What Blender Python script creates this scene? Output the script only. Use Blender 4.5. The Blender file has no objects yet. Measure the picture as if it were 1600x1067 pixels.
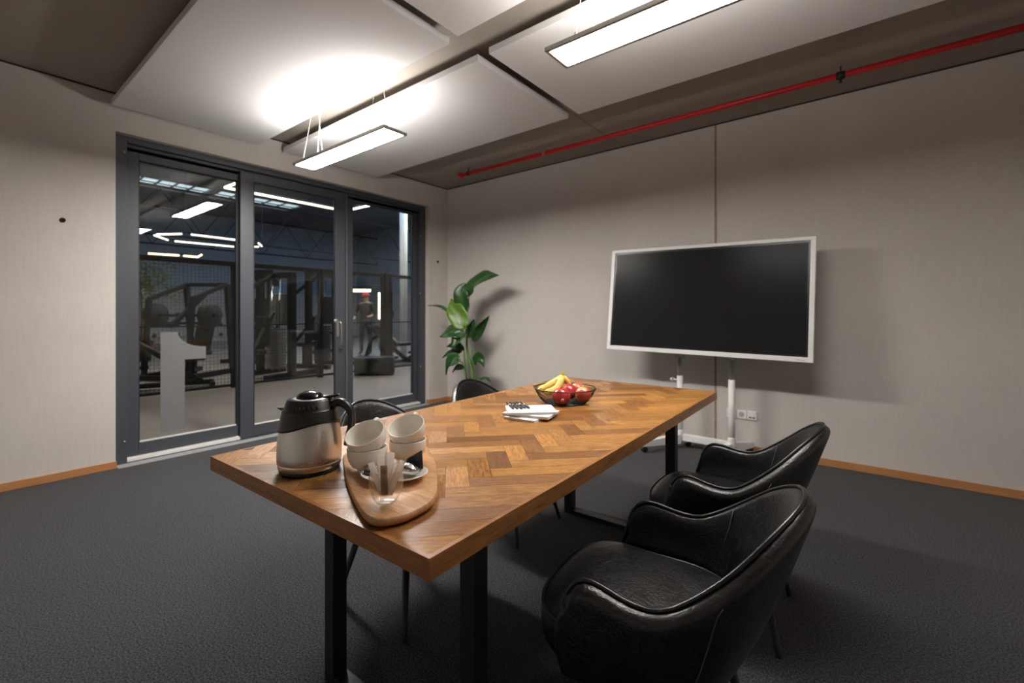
import bpy, bmesh, math, random
from math import sin, cos, pi, radians, sqrt, atan2
from mathutils import Vector, Matrix
random.seed(7)
S = bpy.context.scene
COL = S.collection
V = Vector

# ------------------------------------------------------------------ helpers
class MB:
    def __init__(s):
        s.v = []; s.f = []; s.m = []; s.sm = []
    def add(s, vs, fs, smooth=False, mi=0):
        o = len(s.v); s.v += [tuple(p) for p in vs]
        for f in fs:
            s.f.append([i + o for i in f]); s.m.append(mi); s.sm.append(smooth)
        return s
    def box(s, x0, y0, z0, x1, y1, z1, mi=0):
        vs = [(x, y, z) for z in (z0, z1) for y in (y0, y1) for x in (x0, x1)]
        return s.add(vs, [(0, 2, 3, 1), (4, 5, 7, 6), (0, 1, 5, 4), (2, 6, 7, 3), (0, 4, 6, 2), (1, 3, 7, 5)], False, mi)
    def cbox(s, c, d, mi=0, rot=None):
        vs = []
        for z in (-1, 1):
            for y in (-1, 1):
                for x in (-1, 1):
                    p = V((x * d[0] / 2, y * d[1] / 2, z * d[2] / 2))
                    if rot: p = rot @ p
                    vs.append(p + V(c))
        return s.add(vs, [(0, 2, 3, 1), (4, 5, 7, 6), (0, 1, 5, 4), (2, 6, 7, 3), (0, 4, 6, 2), (1, 3, 7, 5)], False, mi)
    def beam(s, a, b, w, h=None, mi=0, up=(0, 0, 1)):
        a = V(a); b = V(b); d = (b - a); L = d.length; d.normalize(); h = h or w
        u = V(up)
        if abs(d.dot(u)) > .98: u = V((1, 0, 0))
        x = d.cross(u).normalized(); y = x.cross(d).normalized()
        vs = [p + x * (i * w / 2) + y * (j * h / 2) for p in (a, b) for j in (-1, 1) for i in (-1, 1)]
        return s.add(vs, [(0, 2, 3, 1), (4, 5, 7, 6), (0, 1, 5, 4), (2, 6, 7, 3), (0, 4, 6, 2), (1, 3, 7, 5)], False, mi)
    def tube(s, pts, r, n=10, closed=False, mi=0, caps=True, flat=1.0, up=None):
        pts = [V(p) for p in pts]; N = len(pts)
        rr = r if isinstance(r, (list, tuple)) else [r] * N
        vs = []; prev = None
        for i, p in enumerate(pts):
            if closed: t = pts[(i + 1) % N] - pts[i - 1]
            else: t = pts[min(i + 1, N - 1)] - pts[max(i - 1, 0)]
            if t.length < 1e-9: t = V((0, 0, 1))
            t.normalize()
            if prev is None:
                a = V(up) if up else (V((0, 0, 1)) if abs(t.z) < .9 else V((1, 0, 0)))
                nx = (a - t * a.dot(t)).normalized()
            else:
                nx = (prev - t * prev.dot(t))
                nx = nx.normalized() if nx.length > 1e-6 else t.orthogonal().normalized()
            prev = nx; ny = t.cross(nx)
            for k in range(n):
                an = 2 * pi * k / n
                vs.append(p + nx * (cos(an) * rr[i]) + ny * (sin(an) * rr[i] * flat))
        fs = []
        for i in range(N if closed else N - 1):
            j = (i + 1) % N
            for k in range(n):
                l = (k + 1) % n
                fs.append((i * n + k, i * n + l, j * n + l, j * n + k))
        s.add(vs, fs, True, mi)
        if caps and not closed:
            o = len(s.v) - N * n
            s.f.append([o + k for k in range(n)][::-1]); s.m.append(mi); s.sm.append(False)
            s.f.append([o + (N - 1) * n + k for k in range(n)]); s.m.append(mi); s.sm.append(False)
        return s
    def cyl(s, a, b, r, r2=None, n=16, mi=0):
        return s.tube([a, b], [r, r2 if r2 is not None else r], n, mi=mi)
    def lathe(s, prof, c=(0, 0, 0), n=32, mi=0, rot=None, smooth=True, sx=1, sy=1):
        vs = []; M = len(prof)
        for r, z in prof:
            for k in range(n):
                an = 2 * pi * k / n
                p = V((r * cos(an) * sx, r * sin(an) * sy, z))
                if rot: p = rot @ p
                vs.append(p + V(c))
        fs = []
        for i in range(M - 1):
            for k in range(n):
                l = (k + 1) % n
                fs.append((i * n + k, i * n + l, (i + 1) * n + l, (i + 1) * n + k))
        s.add(vs, fs, smooth, mi)
        o = len(s.v) - M * n
        if prof[0][0] > 1e-6: s.f.append([o + k for k in range(n)][::-1]); s.m.append(mi); s.sm.append(False)
        if prof[-1][0] > 1e-6: s.f.append([o + (M - 1) * n + k for k in range(n)]); s.m.append(mi); s.sm.append(False)
        return s
    def ball(s, c, r, n=16, m=10, mi=0, sc=(1, 1, 1)):
        vs = []; fs = []
        for i in range(m + 1):
            ph = pi * i / m
            for k in range(n):
                an = 2 * pi * k / n
                vs.append((c[0] + r * sin(ph) * cos(an) * sc[0], c[1] + r * sin(ph) * sin(an) * sc[1], c[2] - r * cos(ph) * sc[2]))
        for i in range(m):
            for k in range(n):
                l = (k + 1) % n
                fs.append((i * n + k, i * n + l, (i + 1) * n + l, (i + 1) * n + k))
        return s.add(vs, fs, True, mi)
    def prism(s, poly, z0, z1, mi=0):
        n = len(poly)
        vs = [(x, y, z0) for x, y in poly] + [(x, y, z1) for x, y in poly]
        fs = [tuple(range(n))[::-1], tuple(range(n, 2 * n))] + [(i, (i + 1) % n, n + (i + 1) % n, n + i) for i in range(n)]
        return s.add(vs, fs, False, mi)
    def rings(s, rings, closed_u=True, mi=0, cap0=True, cap1=True, smooth=True):
        n = len(rings[0]); vs = [p for r in rings for p in r]; fs = []
        for i in range(len(rings) - 1):
            for k in range(n if closed_u else n - 1):
                l = (k + 1) % n
                fs.append((i * n + k, i * n + l, (i + 1) * n + l, (i + 1) * n + k))
        if cap0: fs.append(tuple(range(n))[::-1])
        if cap1: fs.append(tuple((len(rings) - 1) * n + k for k in range(n)))
        return s.add(vs, fs, smooth, mi)
    def build(s, name, mats, parent=None, loc=None, bevel=0, seg=2, sub=0, solid=0, fix=False):
        me = bpy.data.meshes.new(name); me.from_pydata(s.v, [], s.f)
        me.polygons.foreach_set('material_index', s.m); me.polygons.foreach_set('use_smooth', s.sm)
        if not isinstance(mats, (list, tuple)): mats = [mats]
        for m in mats: me.materials.append(m)
        if fix:
            bm = bmesh.new(); bm.from_mesh(me); bmesh.ops.remove_doubles(bm, verts=bm.verts, dist=1e-6)
            bmesh.ops.recalc_face_normals(bm, faces=bm.faces); bm.to_mesh(me); bm.free()
        me.update()
        o = bpy.data.objects.new(name, me); COL.objects.link(o)
        if parent: o.parent = parent
        if loc: o.location = loc
        if solid:
            md = o.modifiers.new('solid', 'SOLIDIFY'); md.thickness = solid; md.offset = 0
        if bevel:
            md = o.modifiers.new('bevel', 'BEVEL'); md.width = bevel; md.segments = seg; md.limit_method = 'ANGLE'; md.angle_limit = radians(40)
        if sub:
            md = o.modifiers.new('sub', 'SUBSURF'); md.levels = sub; md.render_levels = sub
        return o

def tag(o, label=None, cat=None, group=None, kind=None):
    if label: o['label'] = label
    if cat: o['category'] = cat
    if group: o['group'] = group
    if kind: o['kind'] = kind
    return o
def thing(name, label, cat, loc=(0, 0, 0), rz=0, group=None, kind=None):
    o = bpy.data.objects.new(name, None); COL.objects.link(o); o.empty_display_size = .1
    o.location = loc; o.rotation_euler = (0, 0, rz)
    return tag(o, label, cat, group, kind)
def copy_tree(o, parent=None):
    c = o.copy(); COL.objects.link(c)
    if parent: c.parent = parent
    for ch in list(o.children): copy_tree(ch, c)
    return c
def struct(o): o['kind'] = 'structure'; return o
def catmull(P, n):
    P = [V(p) for p in P]; out = []
    Q = [P[0] * 2 - P[1]] + P + [P[-1] * 2 - P[-2]]
    for i in range(1, len(Q) - 2):
        for k in range(n):
            t = k / n; a, b, c, d = Q[i - 1:i + 3]
            out.append(.5 * ((2 * b) + (c - a) * t + (2 * a - 5 * b + 4 * c - d) * t * t + (3 * b - a - 3 * c + d) * t ** 3))
    out.append(P[-1]); return out

# ------------------------------------------------------------------ materials
def nodes(name):
    m = bpy.data.materials.new(name); m.use_nodes = True
    nt = m.node_tree; b = nt.nodes.get('Principled BSDF'); return m, nt, b
def N(nt, t, **k):
    n = nt.nodes.new(t)
    for a, v in k.items():
        if a.startswith('i_'): n.inputs[a[2:].replace('_', ' ')].default_value = v
        else: setattr(n, a, v)
    return n
def ramp(nt, fac, stops):
    r = nt.nodes.new('ShaderNodeValToRGB'); nt.links.new(fac, r.inputs[0])
    el = r.color_ramp.elements
    while len(el) < len(stops): el.new(.5)
    for e, (p, c) in zip(el, stops):
        e.position = p; e.color = (c[0], c[1], c[2], 1)
    return r.outputs[0]
def mat(name, col, rough=.5, metal=0, var=0, scale=20, bump=0, bscale=None, spec=.5, stretch=(1, 1, 1), coat=0, rvar=0, detail=4):
    m, nt, b = nodes(name); L = nt.links.new
    b.inputs['Base Color'].default_value = (*col, 1); b.inputs['Roughness'].default_value = rough
    b.inputs['Metallic'].default_value = metal; b.inputs['Specular IOR Level'].default_value = spec
    if coat: b.inputs['Coat Weight'].default_value = coat; b.inputs['Coat Roughness'].default_value = .1
    if var or bump or rvar:
        tc = N(nt, 'ShaderNodeTexCoord'); mp = N(nt, 'ShaderNodeMapping'); mp.inputs['Scale'].default_value = stretch
        L(tc.outputs['Object'], mp.inputs[0])
        nz = N(nt, 'ShaderNodeTexNoise', i_Scale=scale, i_Detail=detail); L(mp.outputs[0], nz.inputs['Vector'])
        if var:
            c = ramp(nt, nz.outputs['Fac'], [(.25, [x * (1 - var) for x in col]), (.75, [min(1, x * (1 + var)) for x in col])])
            L(c, b.inputs['Base Color'])
        if rvar:
            mr = N(nt, 'ShaderNodeMapRange'); mr.inputs[3].default_value = rough - rvar; mr.inputs[4].default_value = rough + rvar
            L(nz.outputs['Fac'], mr.inputs[0]); L(mr.outputs[0], b.inputs['Roughness'])
        if bump:
            n2 = nz
            if bscale: n2 = N(nt, 'ShaderNodeTexNoise', i_Scale=bscale, i_Detail=3); L(mp.outputs[0], n2.inputs['Vector'])
            bp = N(nt, 'ShaderNodeBump', i_Strength=bump, i_Distance=.01); L(n2.outputs['Fac'], bp.inputs['Height']); L(bp.outputs[0], b.inputs['Normal'])
    return m
def emit(name, col, st):
    m, nt, b = nodes(name)
    b.inputs['Base Color'].default_value = (*col, 1); b.inputs['Emission Color'].default_value = (*col, 1); b.inputs['Emission Strength'].default_value = st
    return m
def glassy(name, tint, ior=1.5, gloss=1.0):
    """thin clear glass: transparent + fresnel mirror, the same from both sides"""
    m, nt, b = nodes(name); L = nt.links.new; nt.nodes.remove(b); out = nt.nodes.get('Material Output')
    t = N(nt, 'ShaderNodeBsdfTransparent'); t.inputs[0].default_value = (*tint, 1)
    g = N(nt, 'ShaderNodeBsdfGlossy'); g.inputs['Roughness'].default_value = 0.0; g.inputs[0].default_value = (gloss, gloss, gloss, 1)
    geo = N(nt, 'ShaderNodeNewGeometry'); mr = N(nt, 'ShaderNodeMapRange'); mr.inputs[3].default_value = ior; mr.inputs[4].default_value = 1 / ior
    L(geo.outputs['Backfacing'], mr.inputs[0]); fr = N(nt, 'ShaderNodeFresnel'); L(mr.outputs[0], fr.inputs[0])
    mx = N(nt, 'ShaderNodeMixShader'); L(fr.outputs[0], mx.inputs[0]); L(t.outputs[0], mx.inputs[1]); L(g.outputs[0], mx.inputs[2]); L(mx.outputs[0], out.inputs[0])
    return m

def concrete(name, col, axis, streak=.06):
    """smooth-shuttered concrete with faint vertical streaks, pores and clouds"""
    m, nt, b = nodes(name); L = nt.links.new
    tc = N(nt, 'ShaderNodeTexCoord')
    def tex(sc, scale, det=4, rough=.55):
        mp = N(nt, 'ShaderNodeMapping'); mp.inputs['Scale'].default_value = sc; L(tc.outputs['Object'], mp.inputs[0])
        n = N(nt, 'ShaderNodeTexNoise', i_Scale=scale, i_Detail=det, i_Roughness=rough); L(mp.outputs[0], n.inputs['Vector']); return n.outputs['Fac']
    a = tex((1, 1, .10), 60, 5); c = tex((1, 1, 1), 1.3, 5); d = tex((1, 1, 1), 140, 2)
    h = tex((.25, .25, 1), 60, 3)
    def mul(x, y, k):
        n = N(nt, 'ShaderNodeMath', operation='MULTIPLY_ADD'); L(x, n.inputs[0]); n.inputs[1].default_value = k
        if isinstance(y, float): n.inputs[2].default_value = y
        else: L(y, n.inputs[2])
        return n.outputs[0]
    s = mul(a, 0.0, .26); s = mul(c, s, .36); s = mul(d, s, .22); s = mul(h, s, .16)
    cr = ramp(nt, s, [(.33, [x * (1 - 2.2 * streak) for x in col]), (.5, col), (.67, [x * (1 + 2 * streak) for x in col])])
    L(cr, b.inputs['Base Color']); b.inputs['Roughness'].default_value = .75; b.inputs['Specular IOR Level'].default_value = .3
    bp = N(nt, 'ShaderNodeBump', i_Strength=.12, i_Distance=.004); L(s, bp.inputs['Height']); L(bp.outputs[0], b.inputs['Normal'])
    return m

def carpet(name, c0, c1):
    m, nt, b = nodes(name); L = nt.links.new
    tc = N(nt, 'ShaderNodeTexCoord')
    n1 = N(nt, 'ShaderNodeTexNoise', i_Scale=155, i_Detail=3); L(tc.outputs['Object'], n1.inputs['Vector'])
    n2 = N(nt, 'ShaderNodeTexVoronoi', i_Scale=300); L(tc.outputs['Object'], n2.inputs['Vector'])
    mx = N(nt, 'ShaderNodeMath', operation='MULTIPLY_ADD'); L(n1.outputs['Fac'], mx.inputs[0]); mx.inputs[1].default_value = 1.0
    m2 = N(nt, 'ShaderNodeMath', operation='MULTIPLY'); L(n2.outputs['Distance'], m2.inputs[0]); m2.inputs[1].default_value = -.10; L(m2.outputs[0], mx.inputs[2])
    L(ramp(nt, mx.outputs[0], [(.30, c0), (.62, c1)]), b.inputs['Base Color'])
    b.inputs['Roughness'].default_value = .95; b.inputs['Specular IOR Level'].default_value = .1
    b.inputs['Sheen Weight'].default_value = .15
    bp = N(nt, 'ShaderNodeBump', i_Strength=.5, i_Distance=.004); L(mx.outputs[0], bp.inputs['Height']); L(bp.outputs[0], b.inputs['Normal'])
    return m

def wood(name, stops, scale=9, stretch=(1, 12, 12), rough=.45, fine=60, use_uv=False, tint=None, bump=.15):
    m, nt, b = nodes(name); L = nt.links.new
    tc = N(nt, 'ShaderNodeTexCoord'); mp = N(nt, 'ShaderNodeMapping'); mp.inputs['Scale'].default_value = stretch
    L(tc.outputs['UV' if use_uv else 'Object'], mp.inputs[0])
    n1 = N(nt, 'ShaderNodeTexNoise', i_Scale=scale, i_Detail=6, i_Roughness=.62, i_Distortion=.6); L(mp.outputs[0], n1.inputs['Vector'])
    n2 = N(nt, 'ShaderNodeTexNoise', i_Scale=fine, i_Detail=3); L(mp.outputs[0], n2.inputs['Vector'])
    if use_uv:
        at = N(nt, 'ShaderNodeAttribute', attribute_name='plank'); sp = N(nt, 'ShaderNodeSeparateColor'); L(at.outputs['Color'], sp.inputs[0])
        cm = N(nt, 'ShaderNodeCombineXYZ'); 
        k = N(nt, 'ShaderNodeMath', operation='MULTIPLY'); L(sp.outputs[1], k.inputs[0]); k.inputs[1].default_value = 37.0
        L(k.outputs[0], cm.inputs[2]); L(cm.outputs[0], mp.inputs['Location'])
    s = N(nt, 'ShaderNodeMath', operation='MULTIPLY_ADD'); L(n2.outputs['Fac'], s.inputs[0]); s.inputs[1].default_value = .30
    s0 = N(nt, 'ShaderNodeMath', operation='MULTIPLY'); L(n1.outputs['Fac'], s0.inputs[0]); s0.inputs[1].default_value = .70; L(s0.outputs[0], s.inputs[2])
    col = ramp(nt, s.outputs[0], stops)
    if use_uv:
        t = ramp(nt, sp.outputs[0], tint)
        mx = N(nt, 'ShaderNodeMix', data_type='RGBA', blend_type='MULTIPLY'); mx.inputs[0].default_value = 1
        L(col, mx.inputs[6]); L(t, mx.inputs[7]); col = mx.outputs[2]
        rr = N(nt, 'ShaderNodeMapRange'); rr.inputs[3].default_value = rough - .06; rr.inputs[4].default_value = rough + .12; L(sp.outputs[2], rr.inputs[0]); L(rr.outputs[0], b.inputs['Roughness'])
    else: b.inputs['Roughness'].default_value = rough
    L(col, b.inputs['Base Color'])
    bp = N(nt, 'ShaderNodeBump', i_Strength=bump, i_Distance=.003); L(s.outputs[0], bp.inputs['Height']); L(bp.outputs[0], b.inputs['Normal'])
    return m

def leather(name):
    m, nt, b = nodes(name); L = nt.links.new
    tc = N(nt, 'ShaderNodeTexCoord')
    n1 = N(nt, 'ShaderNodeTexNoise', i_Scale=9, i_Detail=5, i_Distortion=1.2); L(tc.outputs['Object'], n1.inputs['Vector'])
    vo = N(nt, 'ShaderNodeTexVoronoi', feature='DISTANCE_TO_EDGE', i_Scale=26); 
    n3 = N(nt, 'ShaderNodeTexNoise', i_Scale=14, i_Detail=4); L(tc.outputs['Object'], n3.inputs['Vector'])
    va = N(nt, 'ShaderNodeMix', data_type='RGBA'); va.inputs[0].default_value = .22; L(tc.outputs['Object'], va.inputs[6]); L(n3.outputs['Color'], va.inputs[7]); L(va.outputs[2], vo.inputs['Vector'])
    cr = N(nt, 'ShaderNodeMapRange'); cr.inputs[1].default_value = 0; cr.inputs[2].default_value = .12; L(vo.outputs['Distance'], cr.inputs[0])
    L(ramp(nt, n1.outputs['Fac'], [(.3, (.005, .005, .0055)), (.75, (.014, .014, .0145))]), b.inputs['Base Color'])
    mr = N(nt, 'ShaderNodeMapRange'); mr.inputs[3].default_value = .24; mr.inputs[4].default_value = .44; L(n1.outputs['Fac'], mr.inputs[0]); L(mr.outputs[0], b.inputs['Roughness'])
    lk = [l for l in nt.links if l.to_socket == b.inputs['Base Color']][0].from_socket
    cz = ramp(nt, cr.outputs[0], [(0, (.05, .05, .051)), (.35, (.0, .0, .0))]); ad = N(nt, 'ShaderNodeMix', data_type='RGBA', blend_type='ADD'); ad.inputs[0].default_value = .35
    L(lk, ad.inputs[6]); L(cz, ad.inputs[7]); L(ad.outputs[2], b.inputs['Base Color'])
    b.inputs['Specular IOR Level'].default_value = .6
    bp = N(nt, 'ShaderNodeBump', i_Strength=.16, i_Distance=.004); L(cr.outputs[0], bp.inputs['Height']); L(bp.outputs[0], b.inputs['Normal'])
    return m

M = {}
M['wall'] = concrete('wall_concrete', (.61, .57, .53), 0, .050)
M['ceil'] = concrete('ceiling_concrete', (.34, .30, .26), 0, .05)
M['carpet'] = carpet('carpet_pile', (.005, .005, .0062), (.074, .074, .081))
M['skirt'] = wood('skirting_beech', [(.3, (.40, .17, .065)), (.7, (.55, .26, .105))], 6, (.6, .6, 8), .45)
M['panel'] = mat('acoustic_felt', (.74, .725, .715), .95, var=.03, scale=120, bump=.1, spec=.1)
M['frame'] = mat('anthracite_aluminium', (.058, .063, .075), .42, var=.06, scale=40, spec=.5)
M['dark'] = mat('dark_gasket', (.008, .008, .010), .6, var=.1)
M['sill'] = mat('white_sill', (.75, .74, .72), .5, var=.03)
M['thresh'] = mat('threshold_stone', (.30, .30, .30), .6, var=.08, scale=60)
M['glass'] = glassy('door_glass', (.90, .93, .92), 1.45)
M['steel'] = mat('brushed_steel', (.66, .63, .60), .35, 1, rvar=.03, scale=90, stretch=(1, 1, 30))
M['chrome'] = mat('chrome', (.75, .75, .75), .15, 1, rvar=.03)
M['white'] = mat('white_powder_coat', (.85, .84, .82), .4, var=.02, scale=30)
M['black_metal'] = mat('black_powder_coat', (.010, .010, .011), .45, var=.1, scale=60)
M['black_plastic'] = mat('black_plastic', (.012, .012, .013), .38, var=.1, scale=50)
M['gloss_black'] = mat('gloss_black_plastic', (.008, .008, .009), .12, var=.1, scale=50)
M['screen'] = mat('dark_screen', (.016, .0155, .015), .26, var=.03, scale=300, spec=.09)
M['screen_edge'] = mat('screen_edge', (.003, .003, .003), .3, var=.03)
M['red'] = mat('red_pipe_paint', (.55, .016, .018), .35, var=.06, scale=30)
M['leather'] = leather('black_leather')
M['piping'] = mat('black_piping', (.013, .013, .014), .30, var=.1, scale=80, spec=.6)
M['thread'] = mat('grey_thread', (.10, .10, .10), .7, var=.1)
M['ceramic'] = mat('cream_glaze', (.88, .83, .75), .30, var=.03, scale=14, bump=.02, coat=.2)
M['clear'] = glassy('clear_tumbler', (.95, .93, .90), 1.5)
_nt = M['clear'].node_tree; _mx = [n for n in _nt.nodes if n.type == 'MIX_SHADER'][0]; _fr = [n for n in _nt.nodes if n.type == 'FRESNEL'][0]
_lw = N(_nt, 'ShaderNodeLayerWeight', i_Blend=.35); _pw = N(_nt, 'ShaderNodeMath', operation='POWER'); _nt.links.new(_lw.outputs['Facing'], _pw.inputs[0]); _pw.inputs[1].default_value = 2.2
_ml = N(_nt, 'ShaderNodeMath', operation='MULTIPLY_ADD'); _nt.links.new(_pw.outputs[0], _ml.inputs[0]); _ml.inputs[1].default_value = .45; _nt.links.new(_fr.outputs[0], _ml.inputs[2]); _nt.links.new(_ml.outputs[0], _mx.inputs[0])
M['paper'] = mat('white_paper', (.80, .80, .80), .8, var=.02)
M['sachet'] = mat('sugar_sachet_paper', (.84, .79, .73), .7, var=.06, scale=50)
M['sachet_brown'] = mat('brown_sachet_paper', (.42, .31, .23), .7, var=.1, scale=50)
for _k in ('sachet', 'sachet_brown'):
    _nt = M[_k].node_tree; _b = _nt.nodes['Principled BSDF']; _o = _nt.nodes['Material Output']
    _t = N(_nt, 'ShaderNodeBsdfTranslucent'); _t.inputs[0].default_value = (.90, .84, .78, 1) if _k == 'sachet' else (.45, .33, .24, 1)
    _x = N(_nt, 'ShaderNodeMixShader'); _x.inputs[0].default_value = .62; _nt.links.new(_b.outputs[0], _x.inputs[1]); _nt.links.new(_t.outputs[0], _x.inputs[2]); _nt.links.new(_x.outputs[0], _o.inputs[0])
M['foil'] = mat('silver_foil', (.85, .85, .86), .12, 1, bump=.35, scale=55)
M['choc'] = mat('black_wrapper', (.010, .010, .012), .25, var=.1, bump=.2, scale=40)
M['board'] = wood('serving_board_wood', [(.30, (.32, .145, .055)), (.5, (.52, .275, .120)), (.72, (.70, .42, .215))], 7, (2.2, 14, 3), .42, 50)
M['tableedge'] = wood('table_edge_wood', [(.32, (.17, .065, .018)), (.5, (.34, .145, .045)), (.7, (.50, .23, .075))], 5, (2.2, 2.2, 16), .38, 60)
M['parquet'] = wood('herringbone_wood', [(.30, (.13, .048, .014)), (.44, (.32, .138, .036)), (.58, (.52, .255, .072)), (.74, (.68, .37, .120))], 5, (4.5, 34, 1), .30, 30, True,
    [(.05, (.46, .39, .35)), (.28, (.64, .57, .52)), (.5, (.82, .80, .77)), (.75, (.98, .97, .92)), (1, (1.2, 1.19, 1.12))], .12)
M['joint'] = mat('parquet_joint', (.05, .02, .009), .7, var=.1)
M['leaf'] = mat('leaf_green', (.017, .060, .012), .36, var=.35, scale=9, bump=.15, bscale=60, stretch=(1, 1, 1))
M['leaf_light'] = mat('leaf_bright_green', (.075, .150, .008), .40, var=.25, scale=9, bump=.15, bscale=60)
M['stem'] = mat('plant_stem_green', (.075, .17, .025), .45, var=.25, scale=20)
M['soil'] = mat('potting_soil', (.02, .014, .01), .95, var=.4, scale=80, bump=.5)
M['pot'] = mat('anthracite_pot', (.03, .03, .032), .55, var=.1)
M['socket'] = mat('socket_plastic', (.86, .84, .82), .35, var=.02)
M['hole'] = mat('hole_shadow', (.02, .017, .015), .9, var=.2)
M['rust'] = mat('joint_rust', (.32, .24, .175), .85, var=.3, scale=8, stretch=(1, 1, 4))
M['groove'] = mat('shadow_groove', (.035, .028, .022), .9, var=.2)
M['lamp_on'] = emit('lamp_diffuser', (1.0, .955, .91), 165)
M['lamp_on2'] = emit('lamp_diffuser_table', (1.0, .955, .91), 60)
M['lamp_up'] = emit('lamp_top_diffuser', (1.0, .965, .925), 42)
M['lamp_frame'] = mat('lamp_aluminium', (.42, .41, .39), .4, .6, var=.04)
M['cable'] = mat('white_cable', (.75, .72, .68), .5, var=.03)
M['decal'] = mat('frosted_film', (.155, .155, .155), .8, var=.02)
M['apple'] = None
# apples: red over yellow, streaked
def apple_mat(name, bias):
    m, nt, b = nodes(name); L = nt.links.new
    tc = N(nt, 'ShaderNodeTexCoord'); mp = N(nt, 'ShaderNodeMapping'); mp.inputs['Scale'].default_value = (60, 60, 4); L(tc.outputs['Object'], mp.inputs[0])
    n = N(nt, 'ShaderNodeTexNoise', i_Scale=1.0, i_Detail=4); L(mp.outputs[0], n.inputs['Vector'])
    n2 = N(nt, 'ShaderNodeTexNoise', i_Scale=16, i_Detail=2); L(tc.outputs['Object'], n2.inputs['Vector'])
    a = N(nt, 'ShaderNodeMath', operation='MULTIPLY_ADD'); L(n.outputs['Fac'], a.inputs[0]); a.inputs[1].default_value = .35; L(n2.outputs['Fac'], a.inputs[2])
    L(ramp(nt, a.outputs[0], [(bias - .14, (.78, .52, .20)), (bias, (.62, .14, .08)), (bias + .12, (.52, .045, .05)), (1, (.36, .02, .028))]), b.inputs['Base Color'])
    b.inputs['Roughness'].default_value = .28; b.inputs['Coat Weight'].default_value = .3
    return m
M['apple'] = apple_mat('red_apple_skin', .50)
M['apple_y'] = apple_mat('yellow_red_apple_skin', .68)
M['banana'] = mat('banana_skin', (.90, .66, .17), .45, var=.10, scale=14)
M['banana_tip'] = mat('banana_tip', (.09, .05, .02), .8, var=.3)
M['banana_stem'] = mat('banana_stem', (.50, .45, .09), .6, var=.25, scale=60)
M['sticker'] = mat('fruit_sticker', (.75, .62, .58), .5, var=.3, scale=300)
# gym
M['gymfloor'] = mat('gym_floor', (.26, .215, .19), .45, var=.12, scale=3, bump=.02)
M['gymwall'] = mat('gym_wall', (.26, .33, .42), .8, var=.1, scale=2)  # bluish daylight is mixed into this wall colour
M['gymroof'] = mat('gym_roof', (.10, .115, .13), .8, var=.12, scale=2)
M['gymlow'] = mat('gym_wall_lower', (.20, .18, .17), .8, var=.15, scale=3)
M['gymmetal'] = mat('gym_black_steel', (.008, .008, .009), .6, var=.1, spec=.3)
M['gymgrey'] = mat('gym_grey_steel', (.20, .195, .19), .5, .2, var=.1)
M['gympad'] = mat('gym_pad_vinyl', (.012, .012, .012), .45, var=.1)
M['plate'] = mat('weight_plate_rubber', (.012, .012, .013), .55, var=.15)
M['orange'] = mat('orange_vinyl', (.50, .17, .03), .5, var=.1)
M['sky'] = emit('rooflight_glow', (.74, .90, 1.0), .95)
M['sky_fill'] = emit('rooflight_fill_glow', (.50, .72, 1.0), 5.0)  # out-of-view rooflight, made large and strong to light the end wall blue
M['tube'] = emit('led_tube', (1.0, .88, .72), 4.5)
M['tubewarm'] = emit('led_warm_tube', (1.0, .70, .42), 6)
M['gymfill'] = emit('gym_fill_lamp', (1.0, .90, .80), 22)  # glow of the fill lamps added out of view in the gym
M['gcol'] = mat('white_column_paint', (.62, .66, .70), .6, var=.05)
M['foliage'] = mat('gym_plant_leaf', (.13, .17, .035), .6, var=.5, scale=12)
M['skin'] = mat('skin', (.50, .27, .20), .5, var=.1)
M['cloth'] = mat('dark_sportswear', (.015, .015, .018), .8, var=.3, scale=30)
M['cap'] = mat('red_cap_cloth', (.55, .05, .05), .7, var=.1)

# ------------------------------------------------------------------ setting: room shell
H = 2.893; XR = 6.1; YF = -5.5; TH = .30
DX0, DX1 = -3.492, -.34      # door opening along Y
DZ = 2.60
struct(MB().box(-.07, YF, -.12, XR, 0, 0).build('floor', M['carpet']))
# ceiling with a cast joint
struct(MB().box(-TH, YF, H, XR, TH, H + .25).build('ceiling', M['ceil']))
struct(MB().box(-TH, 0, -.12, XR + TH, TH, H).build('wall_back', M['wall']))
w = MB()
w.box(-TH, YF, -.12, 0, DX0, H); w.box(-TH, DX1, -.12, 0, 0, H); w.box(-TH, DX0, DZ, 0, DX1, H)
struct(w.build('wall_left', M['wall']))
struct(MB().box(XR, YF, -.12, XR + TH, 0, H).build('wall_right', M['wall']))
struct(MB().box(-TH, YF - TH, -.12, XR + TH, YF, H).build('wall_front', M['wall']))
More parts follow.
